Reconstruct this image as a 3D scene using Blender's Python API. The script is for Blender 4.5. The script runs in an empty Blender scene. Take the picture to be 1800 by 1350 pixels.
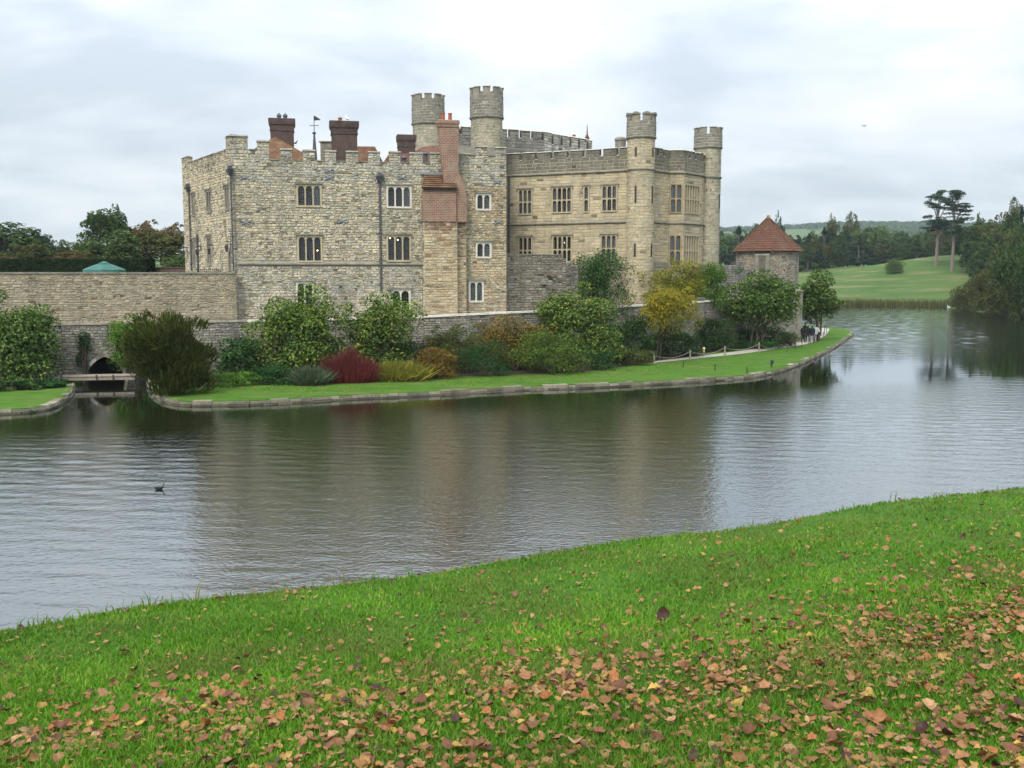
import bpy, math, random
import numpy as np
from mathutils import Vector

R = random.Random(7)
NR = np.random.default_rng(11)
sc = bpy.context.scene
COL = sc.collection
H = 7.0
TH = math.atan(190 / 1750.0)
FPX = 1750.0

# ------------------------------------------------------------------ camera, sky, sun, exposure
cam = bpy.data.cameras.new('camera')
cam.sensor_width = 36.0
cam.lens = 35.0
cam.clip_start = 0.1
cam.clip_end = 9000
co = bpy.data.objects.new('camera', cam)
COL.objects.link(co)
co.location = (0, 0, H)
co.rotation_euler = (math.radians(90) - TH, 0, 0)
sc.camera = co

SUN_EL, SUN_AZ = math.radians(48), math.radians(205)      # azimuth from +Y, clockwise (behind the camera, to the left)
w = bpy.data.worlds.new('World')
sc.world = w
w.use_nodes = True
nt = w.node_tree
for n in list(nt.nodes):
    nt.nodes.remove(n)
N = lambda t: nt.nodes.new(t)
L = lambda a, b: nt.links.new(a, b)
out = N('ShaderNodeOutputWorld')
bg = N('ShaderNodeBackground')
bg.inputs['Strength'].default_value = 0.1
L(bg.outputs[0], out.inputs[0])
sky = N('ShaderNodeTexSky')
sky.sky_type = 'NISHITA'
sky.sun_disc = False
sky.sun_elevation = SUN_EL
sky.sun_rotation = SUN_AZ
sky.air_density = 1.0
sky.dust_density = 2.0
tc = N('ShaderNodeTexCoord')
sep = N('ShaderNodeSeparateXYZ')
L(tc.outputs['Generated'], sep.inputs[0])
def wmath(op, a, b=None, clamp=False):
    m = N('ShaderNodeMath'); m.operation = op; m.use_clamp = clamp
    for i, v in enumerate((a, b)):
        if v is None: continue
        if isinstance(v, (int, float)): m.inputs[i].default_value = v
        else: L(v, m.inputs[i])
    return m.outputs[0]
zc = wmath('ADD', wmath('ABSOLUTE', sep.outputs[2]), 0.22)
cmb = N('ShaderNodeCombineXYZ')
L(wmath('DIVIDE', sep.outputs[0], zc), cmb.inputs[0])
L(wmath('DIVIDE', sep.outputs[1], zc), cmb.inputs[1])
def wnoise(scale, detail, rough, off, dist=0.0):
    mp = N('ShaderNodeMapping'); mp.inputs['Location'].default_value = off
    mp.inputs['Scale'].default_value = (1.0, 1.15, 1)
    L(cmb.outputs[0], mp.inputs[0])
    t = N('ShaderNodeTexNoise'); t.inputs['Scale'].default_value = scale
    t.inputs['Detail'].default_value = detail; t.inputs['Roughness'].default_value = rough
    t.inputs['Distortion'].default_value = dist
    L(mp.outputs[0], t.inputs['Vector'])
    return t.outputs['Fac']
n1 = wnoise(1.15, 5, 0.55, (3.1, 0.4, 0), 0.4)
n2 = wnoise(3.4, 4, 0.5, (7.7, 2.2, 0), 0.2)
mixn = wmath('ADD', wmath('MULTIPLY', n1, 0.72), wmath('MULTIPLY', n2, 0.28))
rmp = N('ShaderNodeValToRGB')
cr = rmp.color_ramp
cr.elements[0].position = 0.38; cr.elements[0].color = (3.35, 3.7, 4.1, 1)
cr.elements[1].position = 0.63; cr.elements[1].color = (5.5, 5.55, 5.6, 1)
e = cr.elements.new(0.5); e.color = (4.4, 4.65, 4.95, 1)
L(mixn, rmp.inputs[0])
mx = N('ShaderNodeMixRGB')
mx.inputs[0].default_value = 0.9
L(sky.outputs[0], mx.inputs[1])
L(rmp.outputs[0], mx.inputs[2])
# overcast cloud cover is brighter overhead than at the horizon
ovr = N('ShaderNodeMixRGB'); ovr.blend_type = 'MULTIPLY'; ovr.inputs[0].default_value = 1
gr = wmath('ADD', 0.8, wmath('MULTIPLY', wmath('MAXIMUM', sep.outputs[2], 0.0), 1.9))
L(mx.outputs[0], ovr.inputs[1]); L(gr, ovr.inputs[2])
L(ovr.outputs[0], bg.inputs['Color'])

sl = bpy.data.lights.new('sun', 'SUN')
sl.energy = 1.5
sl.angle = math.radians(22)
sl.color = (1.0, 0.95, 0.87)
so = bpy.data.objects.new('sun', sl)
COL.objects.link(so)
sd = Vector((math.sin(SUN_AZ) * math.cos(SUN_EL), math.cos(SUN_AZ) * math.cos(SUN_EL), math.sin(SUN_EL)))
so.rotation_euler = (-sd).to_track_quat('-Z', 'Y').to_euler()
sc.view_settings.view_transform = 'Standard'
sc.view_settings.look = 'None'
sc.view_settings.exposure = 0.9
sc.view_settings.gamma = 1.0
sc.view_settings.use_curve_mapping = False
sc.cycles.max_bounces = 6
sc.cycles.transparent_max_bounces = 8
sc.cycles.volume_bounces = 1
sc.cycles.caustics_reflective = False
sc.cycles.caustics_refractive = False
sc.cycles.use_adaptive_sampling = True
sc.cycles.use_denoising = True

# ------------------------------------------------------------------ geometry helpers
def ray(x, y):
    cx, cy = (x - 900) / FPX, (675 - y) / FPX
    return cx, math.cos(TH) + cy * math.sin(TH), -math.sin(TH) + cy * math.cos(TH)
def atY(x, y, Y):
    d = ray(x, y); t = Y / d[1]
    return (d[0] * t, Y, H + d[2] * t)
def atZ(x, y, z):
    d = ray(x, y); t = (z - H) / d[2]
    return (d[0] * t, d[1] * t, z)

class Face:
    """vertical plane from A to B (seen with A on the left): u along it, v = height, w outward"""
    def __init__(s, A, B):
        s.A = A; d = (B[0] - A[0], B[1] - A[1]); s.len = math.hypot(*d)
        s.d = (d[0] / s.len, d[1] / s.len); s.n = (s.d[1], -s.d[0]); s.holes = []; s.stone_holes = []
    def __call__(s, u, v, w):
        return (s.A[0] + s.d[0] * u + s.n[0] * w, s.A[1] + s.d[1] * u + s.n[1] * w, v)
    def uv(s, x, y):
        d = ray(x, y)
        den = d[0] * s.n[0] + d[1] * s.n[1]
        t = (s.A[0] * s.n[0] + s.A[1] * s.n[1]) / den
        X, Y, Z = d[0] * t, d[1] * t, H + d[2] * t
        return ((X - s.A[0]) * s.d[0] + (Y - s.A[1]) * s.d[1], Z)
class Drum:
    """cylinder wall: u = arc length (0 faces the camera), v = height, w outward"""
    def __init__(s, c, r, f=1.0):
        s.c = c; s.r = r; s.len = 2 * math.pi * r; s.holes = []; s.stone_holes = []
        s.a0 = math.atan2(-c[1], -c[0])
    def __call__(s, u, v, w):
        a = s.a0 + u / s.r
        return (s.c[0] + math.cos(a) * (s.r + w), s.c[1] + math.sin(a) * (s.r + w), v)
ID = lambda u, v, w: (u, w, v)          # u = x, v = z, w = y

class MB:
    def __init__(s): s.v = []; s.f = []; s.c = []; s.m = []
    def quad(s, pts, col=None, mi=0):
        i = len(s.v); s.v.extend(pts); s.f.append(tuple(range(i, i + len(pts)))); s.c.append(col); s.m.append(mi)
    def hexa(s, p, col=None, skip=(), mi=0):
        # p: 8 points, 0-3 one face loop, 4-7 the opposite loop
        i = len(s.v); s.v.extend(p)
        for k, q in enumerate(((0, 3, 2, 1), (4, 5, 6, 7), (0, 1, 5, 4), (1, 2, 6, 5), (2, 3, 7, 6), (3, 0, 4, 7))):
            if k in skip: continue
            s.f.append(tuple(i + a for a in q)); s.c.append(col); s.m.append(mi)
    def box(s, F, u0, u1, v0, v1, w0, w1, col=None, mi=0):
        s.hexa([F(u0, v0, w0), F(u1, v0, w0), F(u1, v1, w0), F(u0, v1, w0),
                F(u0, v0, w1), F(u1, v0, w1), F(u1, v1, w1), F(u0, v1, w1)], col, mi=mi)
    def ring_loft(s, rings, cap=True, col=None, mi=0):
        n = len(rings[0]); i = len(s.v)
        for r in rings: s.v.extend(r)
        for k in range(len(rings) - 1):
            for j in range(n):
                a = i + k * n + j; b = i + k * n + (j + 1) % n
                s.f.append((a, b, b + n, a + n)); s.c.append(col); s.m.append(mi)
        if cap:
            s.f.append(tuple(i + j for j in range(n))[::-1]); s.c.append(col); s.m.append(mi)
            s.f.append(tuple(i + (len(rings) - 1) * n + j for j in range(n))); s.c.append(col); s.m.append(mi)
    def tube(s, pts, rads, n=7, col=None, mi=0):
        rings = []
        pts = [Vector(p) for p in pts]
        for k, p in enumerate(pts):
            t = (pts[min(k + 1, len(pts) - 1)] - pts[max(k - 1, 0)]).normalized()
            a = t.orthogonal().normalized() if k == 0 else (a - t * a.dot(t)).normalized()
            b = t.cross(a)
            rings.append([tuple(p + (a * math.cos(q) + b * math.sin(q)) * rads[k]) for q in [2 * math.pi * j / n for j in range(n)]])
        s.ring_loft(rings, True, col, mi)
    def lathe(s, c, prof, n=16, a0=0.0, cap=True, col=None, sx=1, sy=1):
        s.ring_loft([[(c[0] + sx * r * math.cos(a0 + 2 * math.pi * j / n), c[1] + sy * r * math.sin(a0 + 2 * math.pi * j / n), z) for j in range(n)] for z, r in prof], cap, col)
    def sqloft(s, c, prof, rot=0.0, asp=1.0):
        cr_, sr_ = math.cos(rot), math.sin(rot); rings = []
        for z, h in prof:
            hx, hy = h, h * asp if asp < 5 else h
            rings.append([(c[0] + x * cr_ - y * sr_, c[1] + x * sr_ + y * cr_, z) for x, y in ((-hx, -hy), (hx, -hy), (hx, hy), (-hx, hy))])
        s.ring_loft(rings)
    def build(s, name, mat, parent=None, smooth=False):
        off = root_off(parent)
        me = bpy.data.meshes.new(name)
        me.from_pydata([(a - off[0], b - off[1], c - off[2]) for a, b, c in s.v], [], s.f)
        mats = mat if isinstance(mat, (list, tuple)) else [mat]
        for m in mats: me.materials.append(m)
        if len(mats) > 1: me.polygons.foreach_set('material_index', s.m)
        if any(c is not None for c in s.c):
            at = me.color_attributes.new('col', 'FLOAT_COLOR', 'CORNER')
            arr = []
            for f, c in zip(s.f, s.c):
                c = c or (0.3, 0.28, 0.2)
                arr.extend((c[0], c[1], c[2], 1.0) * len(f))
            at.data.foreach_set('color', arr)
        if smooth: me.polygons.foreach_set('use_smooth', [True] * len(me.polygons))
        me.update()
        return link(name, me, parent)
def root_off(o):
    x = y = z = 0
    while o:
        x += o.location[0]; y += o.location[1]; z += o.location[2]; o = o.parent
    return (x, y, z)
def link(name, me, parent=None):
    o = bpy.data.objects.new(name, me); COL.objects.link(o)
    if parent: o.parent = parent
    return o
def tag(o, label=None, cat=None, group=None, kind=None):
    if label: o['label'] = label
    if cat: o['category'] = cat
    if group: o['group'] = group
    if kind: o['kind'] = kind
    return o
def thing(name, loc, label, cat, group=None):
    o = bpy.data.objects.new(name, None); COL.objects.link(o); o.location = loc; o.empty_display_size = 0.3
    return tag(o, label, cat, group)
def np_mesh(name, v, quads=None, tris=None, mat=None, parent=None, colf=None, off=None):
    off = root_off(parent) if off is None else off
    v = np.asarray(v, np.float32).reshape(-1, 3) - np.array(off, np.float32)
    me = bpy.data.meshes.new(name)
    parts = []; sizes = []
    if quads is not None and len(quads): parts.append(np.asarray(quads, np.int32).ravel()); sizes += [np.full(len(quads), 4, np.int32)]
    if tris is not None and len(tris): parts.append(np.asarray(tris, np.int32).ravel()); sizes += [np.full(len(tris), 3, np.int32)]
    li = np.concatenate(parts); sz = np.concatenate(sizes)
    me.vertices.add(len(v)); me.vertices.foreach_set('co', v.ravel())
    me.loops.add(len(li)); me.loops.foreach_set('vertex_index', li)
    me.polygons.add(len(sz)); st = np.concatenate([[0], np.cumsum(sz)[:-1]]).astype(np.int32)
    me.polygons.foreach_set('loop_start', st)
    try: me.polygons.foreach_set('loop_total', sz)
    except Exception: pass
    me.update(calc_edges=True); me.validate()
    if mat: me.materials.append(mat)
    return link(name, me, parent)

# ------------------------------------------------------------------ materials
class NT:
    def __init__(s, name):
        s.m = bpy.data.materials.new(name); s.m.use_nodes = True; s.t = s.m.node_tree
        s.p = s.t.nodes['Principled BSDF']; s.o = s.t.nodes['Material Output']
    def n(s, t, **k):
        x = s.t.nodes.new(t)
        for a, b in k.items(): setattr(x, a, b)
        return x
    def l(s, a, b): s.t.links.new(a, b)
    def setin(s, node, i, v):
        if isinstance(v, bpy.types.NodeSocket): s.l(v, node.inputs[i])
        else: node.inputs[i].default_value = v
    def math(s, op, a, b=0.0, clamp=False):
        x = s.n('ShaderNodeMath', operation=op, use_clamp=clamp); s.setin(x, 0, a); s.setin(x, 1, b); return x.outputs[0]
    def co(s, kind='Object', scale=(1, 1, 1), rot=(0, 0, 0)):
        if kind == 'World': src = s.n('ShaderNodeNewGeometry').outputs['Position']
        else: src = s.n('ShaderNodeTexCoord').outputs[kind]
        mp = s.n('ShaderNodeMapping'); mp.inputs['Scale'].default_value = scale; mp.inputs['Rotation'].default_value = rot
        s.l(src, mp.inputs[0]); return mp.outputs[0]
    def noise(s, vec, scale, detail=3, rough=0.5, dist=0.0):
        x = s.n('ShaderNodeTexNoise'); s.l(vec, x.inputs['Vector'])
        x.inputs['Scale'].default_value = scale; x.inputs['Detail'].default_value = detail
        x.inputs['Roughness'].default_value = rough; x.inputs['Distortion'].default_value = dist
        return x.outputs['Fac']
    def ramp(s, fac, stops, interp='LINEAR'):
        x = s.n('ShaderNodeValToRGB'); c = x.color_ramp; c.interpolation = interp
        while len(c.elements) < len(stops): c.elements.new(0.5)
        for e_, (p, col) in zip(c.elements, stops):
            e_.position = p; e_.color = tuple(col) + (1,) if len(col) == 3 else col
        s.l(fac, x.inputs[0]); return x.outputs[0]
    def mix(s, fac, a, b, mode='MIX'):
        x = s.n('ShaderNodeMixRGB', blend_type=mode); s.setin(x, 0, fac)
        for i, v in ((1, a), (2, b)):
            if isinstance(v, (tuple, list)): v = tuple(v) + (1,) if len(v) == 3 else v
            s.setin(x, i, v)
        return x.outputs[0]
    def bump(s, h, strength=0.4, dist=0.02):
        x = s.n('ShaderNodeBump'); x.inputs['Strength'].default_value = strength; x.inputs['Distance'].default_value = dist
        s.l(h, x.inputs['Height']); s.l(x.outputs[0], s.p.inputs['Normal']); return x
    def fin(s, col=None, rough=0.85, spec=0.3, metal=0.0):
        if col is not None:
            if isinstance(col, (tuple, list)): s.p.inputs['Base Color'].default_value = tuple(col) + (1,)
            else: s.l(col, s.p.inputs['Base Color'])
        s.p.inputs['Roughness'].default_value = rough; s.p.inputs['Specular IOR Level'].default_value = spec
        s.p.inputs['Metallic'].default_value = metal
        return s.m
def m_stone(name):                      # per-stone colour in the mesh, grain and lichen on top
    k = NT(name); c = k.co()
    at = k.n('ShaderNodeAttribute', attribute_name='col').outputs['Color']
    g = k.ramp(k.noise(c, 9, 5, 0.65), [(0.25, (0.62, 0.61, 0.6)), (0.5, (1, 1, 1)), (0.8, (1.22, 1.2, 1.14))])
    col = k.mix(1, at, g, 'MULTIPLY')
    li = k.ramp(k.noise(c, 1.1, 4, 0.6, 0.5), [(0.5, (0, 0, 0)), (0.72, (1, 1, 1))])
    col = k.mix(k.math('MULTIPLY', li, 0.35), col, (0.2, 0.195, 0.15))
    sv = k.co('World', (0.9, 0.9, 0.10)); stn = k.ramp(k.noise(sv, 1.1, 5, 0.65, 0.3), [(0.3, (0.55, 0.56, 0.55)), (0.5, (1, 1, 1)), (0.7, (1.1, 1.09, 1.05))])
    col = k.mix(0.8, col, stn, 'MULTIPLY')
    blo = k.ramp(k.noise(k.co('World'), 0.35, 4, 0.6, 0.5), [(0.32, (0.78, 0.79, 0.8)), (0.55, (1.05, 1.04, 1.0))]); col = k.mix(0.8, col, blo, 'MULTIPLY')
    k.bump(k.noise(c, 16, 5, 0.65), 0.7, 0.03)
    return k.fin(col, 0.93, 0.15)
def m_plain(name, a, b, scale=3, bump=0.4, rough=0.9, spec=0.2, bdist=0.02, streak=False):
    k = NT(name); c = k.co()
    if streak: c2 = k.co('Object', (1, 1, 0.15))
    f = k.noise(c2 if streak else c, scale, 6, 0.62, 0.3)
    col = k.ramp(f, [(0.3, a), (0.7, b)])
    g = k.ramp(k.noise(c, scale * 7, 4, 0.6), [(0.3, (0.8, 0.8, 0.8)), (0.7, (1.15, 1.15, 1.15))])
    col = k.mix(1, col, g, 'MULTIPLY')
    if bump: k.bump(k.noise(c, scale * 5, 5, 0.6), bump, bdist)
    return k.fin(col, rough, spec)
def m_brick(name, c1, c2, mortar, lich=None, bw=0.32, bh=0.12):
    k = NT(name)
    s_ = k.n('ShaderNodeSeparateXYZ'); k.l(k.co(), s_.inputs[0])
    cb = k.n('ShaderNodeCombineXYZ'); k.l(k.math('ADD', s_.outputs[0], s_.outputs[1]), cb.inputs[0]); k.l(s_.outputs[2], cb.inputs[1])
    b = k.n('ShaderNodeTexBrick'); k.l(cb.outputs[0], b.inputs['Vector'])
    b.inputs['Color1'].default_value = c1 + (1,); b.inputs['Color2'].default_value = c2 + (1,); b.inputs['Mortar'].default_value = mortar + (1,)
    b.inputs['Scale'].default_value = 1; b.inputs['Mortar Size'].default_value = 0.016; b.inputs['Brick Width'].default_value = bw; b.inputs['Row Height'].default_value = bh
    b.inputs['Bias'].default_value = -0.1
    g = k.ramp(k.noise(k.co(), 2.2, 5, 0.65, 0.4), [(0.28, (0.72, 0.72, 0.72)), (0.5, (1, 1, 1)), (0.75, (1.18, 1.12, 1.06))])
    col = k.mix(1, b.outputs[0], g, 'MULTIPLY')
    if lich:
        f = k.ramp(k.noise(k.co(), 1.3, 5, 0.65), [(0.5, (0, 0, 0)), (0.68, (1, 1, 1))])
        col = k.mix(k.math('MULTIPLY', f, 0.7), col, lich)
    k.bump(b.outputs['Fac'], -0.5, 0.015)
    return k.fin(col, 0.9, 0.15)
def m_leaf(name, cols, glossy=0.25, trans=0.25, patch=None):
    k = NT(name)
    rnd = k.n('ShaderNodeNewGeometry').outputs['Random Per Island']
    n_ = len(cols); col = k.ramp(rnd, [(i / max(1, n_ - 1), c) for i, c in enumerate(cols)])
    c = k.co()
    f = k.noise(c, 0.55, 3, 0.6)
    col = k.mix(1, col, k.ramp(f, [(0.3, (0.62, 0.68, 0.66)), (0.7, (1.3, 1.25, 1.1))]), 'MULTIPLY')
    if patch:
        f2 = k.ramp(k.noise(c, patch[1], 2, 0.5), [(0.48, (0, 0, 0)), (0.62, (1, 1, 1))])
        col = k.mix(k.math('MULTIPLY', f2, patch[2]), col, patch[0])
    k.fin(col, 0.6, glossy * 0.5)
    tr = k.n('ShaderNodeBsdfTranslucent'); k.l(col, tr.inputs[0])
    ms = k.n('ShaderNodeMixShader'); ms.inputs[0].default_value = trans
    k.l(k.p.outputs[0], ms.inputs[1]); k.l(tr.outputs[0], ms.inputs[2]); k.l(ms.outputs[0], k.o.inputs[0])
    return k.m
MT = {}
MT['stone'] = m_stone('rubble_stone')
MT['mortar'] = m_plain('lime_mortar', (0.31, 0.28, 0.20), (0.43, 0.39, 0.29), 2.0, 0.8)
MT['mortar_dark'] = m_plain('dark_mortar', (0.10, 0.095, 0.075), (0.17, 0.155, 0.125), 2.0, 0.8)
MT['cut'] = m_plain('dressed_stone', (0.36, 0.31, 0.20), (0.48, 0.42, 0.29), 1.5, 0.3)
MT['cutwhite'] = m_plain('pale_dressed_stone', (0.55, 0.52, 0.44), (0.66, 0.63, 0.55), 1.5, 0.2)
MT['cutgrey'] = m_plain('weathered_dressed_stone', (0.15, 0.145, 0.12), (0.31, 0.29, 0.23), 1.5, 0.4)
MT['cutorange'] = m_plain('ochre_dressed_stone', (0.33, 0.24, 0.13), (0.42, 0.33, 0.2), 1.2, 0.3)
MT['coping'] = m_plain('pale_coping_stone', (0.42, 0.4, 0.34), (0.62, 0.6, 0.53), 1.5, 0.4)
MT['brick'] = m_brick('red_brick', (0.26, 0.135, 0.09), (0.17, 0.095, 0.072), (0.36, 0.30, 0.23), (0.30, 0.245, 0.17))
MT['brickdark'] = m_brick('dark_red_brick', (0.095, 0.058, 0.05), (0.07, 0.046, 0.042), (0.10, 0.085, 0.075))
MT['sooty'] = m_plain('sooty_brick', (0.045, 0.035, 0.032), (0.10, 0.075, 0.062), 3, 0.5)
MT['tile'] = m_brick('clay_roof_tile', (0.19, 0.085, 0.052), (0.115, 0.058, 0.042), (0.05, 0.03, 0.024), (0.13, 0.105, 0.065), 0.17, 0.11)
MT['tileorange'] = m_brick('lichened_roof_tile', (0.165, 0.09, 0.05), (0.12, 0.064, 0.042), (0.06, 0.038, 0.025), (0.21, 0.14, 0.06), 0.17, 0.11)
MT['lead'] = m_plain('lead', (0.16, 0.18, 0.2), (0.27, 0.29, 0.31), 4, 0.2, 0.6, 0.4)
MT['leaddark'] = m_plain('dark_lead', (0.05, 0.055, 0.065), (0.1, 0.105, 0.12), 4, 0.2, 0.6, 0.4)
MT['iron'] = m_plain('black_iron', (0.018, 0.018, 0.02), (0.035, 0.034, 0.035), 8, 0.2, 0.5, 0.4)
MT['pot'] = m_plain('terracotta', (0.30, 0.085, 0.05), (0.36, 0.12, 0.07), 6, 0.2)
MT['wood'] = m_plain('weathered_wood', (0.22, 0.19, 0.15), (0.36, 0.32, 0.26), 4, 0.5)
MT['darkwood'] = m_plain('dark_wood', (0.06, 0.045, 0.03), (0.1, 0.08, 0.055), 4, 0.5)
MT['bark'] = m_plain('bark', (0.06, 0.045, 0.032), (0.13, 0.105, 0.08), 6, 0.9, bdist=0.05)
MT['palebark'] = m_plain('pale_bark', (0.16, 0.13, 0.11), (0.26, 0.22, 0.19), 3, 0.9, bdist=0.05)
MT['soil'] = m_plain('soil', (0.028, 0.021, 0.014), (0.06, 0.045, 0.03), 3, 0.9)
MT['gravel'] = m_plain('path_gravel', (0.30, 0.28, 0.25), (0.40, 0.38, 0.34), 5, 0.4)
MT['canvas'] = m_plain('green_canvas', (0.038, 0.125, 0.105), (0.052, 0.155, 0.13), 1.5, 0.1, 0.7)
def m_glass(name, lead=True):
    k = NT(name)
    s_ = k.n('ShaderNodeSeparateXYZ'); k.l(k.co(), s_.inputs[0])
    cb = k.n('ShaderNodeCombineXYZ'); k.l(k.math('ADD', s_.outputs[0], s_.outputs[1]), cb.inputs[0]); k.l(s_.outputs[2], cb.inputs[1])
    b = k.n('ShaderNodeTexBrick'); k.l(cb.outputs[0], b.inputs['Vector']); b.offset = 0
    b.inputs['Scale'].default_value = 1; b.inputs['Mortar Size'].default_value = 0.011; b.inputs['Brick Width'].default_value = 0.15; b.inputs['Row Height'].default_value = 0.2
    gl = k.n('ShaderNodeBsdfGlossy'); gl.inputs['Roughness'].default_value = 0.03; gl.inputs[0].default_value = (0.9, 0.95, 1, 1)
    bp = k.n('ShaderNodeBump'); bp.inputs['Strength'].default_value = 0.35; bp.inputs['Distance'].default_value = 0.02
    k.l(k.noise(k.co(), 4, 2), bp.inputs['Height']); k.l(bp.outputs[0], gl.inputs['Normal'])
    tr = k.n('ShaderNodeBsdfTransparent'); tr.inputs[0].default_value = (0.82, 0.86, 0.88, 1)
    fr = k.n('ShaderNodeFresnel'); fr.inputs[0].default_value = 1.5
    ms = k.n('ShaderNodeMixShader'); k.l(k.math('ADD', fr.outputs[0], 0.02), ms.inputs[0]); k.l(tr.outputs[0], ms.inputs[1]); k.l(gl.outputs[0], ms.inputs[2])
    k.fin((0.10, 0.105, 0.11), 0.6)
    m2 = k.n('ShaderNodeMixShader'); k.l(b.outputs['Fac'], m2.inputs[0]); k.l(ms.outputs[0], m2.inputs[1]); k.l(k.p.outputs[0], m2.inputs[2])
    k.l(m2.outputs[0], k.o.inputs[0])
    return k.m
MT['glass'] = m_glass('leaded_glass')
MT['curtain'] = m_plain('pale_curtain', (0.42, 0.45, 0.46), (0.55, 0.57, 0.57), 2, 0.2)
MT['interior'] = m_plain('dim_interior', (0.08, 0.065, 0.05), (0.1, 0.085, 0.07), 2, 0)
def m_emit(name, col, s_):
    k = NT(name); k.p.inputs['Emission Color'].default_value = col + (1,); k.p.inputs['Emission Strength'].default_value = s_
    return k.fin(col, 0.5)
MT['lamp'] = m_emit('lit_lamp', (1.0, 0.7, 0.3), 4.0)
# ------------------------------------------------------------------ masonry
KEEP_GAIN = 1.42
MEAN = {}
def mean_of(pl):
    if id(pl) not in MEAN: MEAN[id(pl)] = tuple(sum(c[i] for c in pl) / len(pl) for i in range(3))
    return MEAN[id(pl)]
def lerp3(a, b, t): return tuple(a[i] + (b[i] - a[i]) * t for i in range(3))
PAL = {
    'brickmix': [(0.25, 0.13, 0.085), (0.30, 0.17, 0.11), (0.22, 0.12, 0.085), (0.33, 0.24, 0.15)],
    'keep': [(0.40, 0.35, 0.235), (0.47, 0.41, 0.28), (0.33, 0.30, 0.22), (0.43, 0.375, 0.24), (0.24, 0.22, 0.17), (0.52, 0.47, 0.35), (0.30, 0.30, 0.27), (0.36, 0.27, 0.17), (0.15, 0.135, 0.11), (0.44, 0.40, 0.30)],
    'keepgrey': [(0.33, 0.31, 0.25), (0.40, 0.37, 0.29), (0.27, 0.26, 0.22), (0.21, 0.20, 0.18), (0.46, 0.43, 0.35), (0.36, 0.32, 0.24), (0.25, 0.26, 0.25)],
    'warm': [(0.44, 0.345, 0.21), (0.48, 0.40, 0.27), (0.40, 0.30, 0.18), (0.36, 0.25, 0.15), (0.50, 0.44, 0.32), (0.30, 0.22, 0.145), (0.46, 0.37, 0.22)],
    'terrace': [(0.36, 0.31, 0.215), (0.41, 0.35, 0.24), (0.30, 0.265, 0.19), (0.40, 0.32, 0.205), (0.46, 0.42, 0.33), (0.34, 0.25, 0.15), (0.25, 0.23, 0.18), (0.38, 0.34, 0.25)],
    'flint': [(0.27, 0.245, 0.195), (0.32, 0.29, 0.235), (0.21, 0.195, 0.16), (0.37, 0.34, 0.28), (0.16, 0.15, 0.125), (0.48, 0.46, 0.41), (0.28, 0.255, 0.21)],
    'brownwall': [(0.26, 0.215, 0.16), (0.30, 0.26, 0.195), (0.22, 0.185, 0.14), (0.35, 0.31, 0.245), (0.18, 0.155, 0.125)],
    'ashlar': [(0.41, 0.34, 0.215), (0.44, 0.375, 0.245), (0.38, 0.32, 0.21), (0.36, 0.28, 0.17), (0.40, 0.36, 0.26), (0.46, 0.38, 0.24), (0.33, 0.27, 0.18)],
    'parapet': [(0.17, 0.15, 0.115), (0.21, 0.19, 0.145), (0.14, 0.13, 0.105), (0.25, 0.225, 0.17), (0.18, 0.165, 0.13)],
    'tower': [(0.40, 0.37, 0.27), (0.35, 0.325, 0.24), (0.44, 0.41, 0.31), (0.29, 0.27, 0.20), (0.38, 0.33, 0.225)],
    'towergrey': [(0.20, 0.19, 0.16), (0.26, 0.245, 0.20), (0.16, 0.155, 0.135), (0.30, 0.28, 0.225), (0.22, 0.215, 0.195)],
    'kerb': [(0.36, 0.335, 0.26), (0.42, 0.39, 0.31), (0.27, 0.25, 0.19), (0.33, 0.31, 0.22), (0.22, 0.21, 0.16)],
}
def one_stone(F, u0, u1, v0, v1, d, col, jit, gap):
    g = gap
    def j(): return R.uniform(-jit, jit)
    a, b, c, e = u0 + g, u1 - g, v0 + g, v1 - g
    back = [(a, c), (b, c), (b, e), (a, e)]
    back = [(p[0] + j(), p[1] + j()) for p in back]
    cu, cv = (a + b) / 2, (c + e) / 2
    ins = min(0.035, 0.16 * min(b - a, e - c))
    fr = [(p[0] + (ins if p[0] < cu else -ins), p[1] + (ins if p[1] < cv else -ins)) for p in back]
    return ([F(p[0], p[1], -0.01) for p in back] + [F(p[0], p[1], d + R.uniform(-0.012, 0.012)) for p in fr], col)
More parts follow.
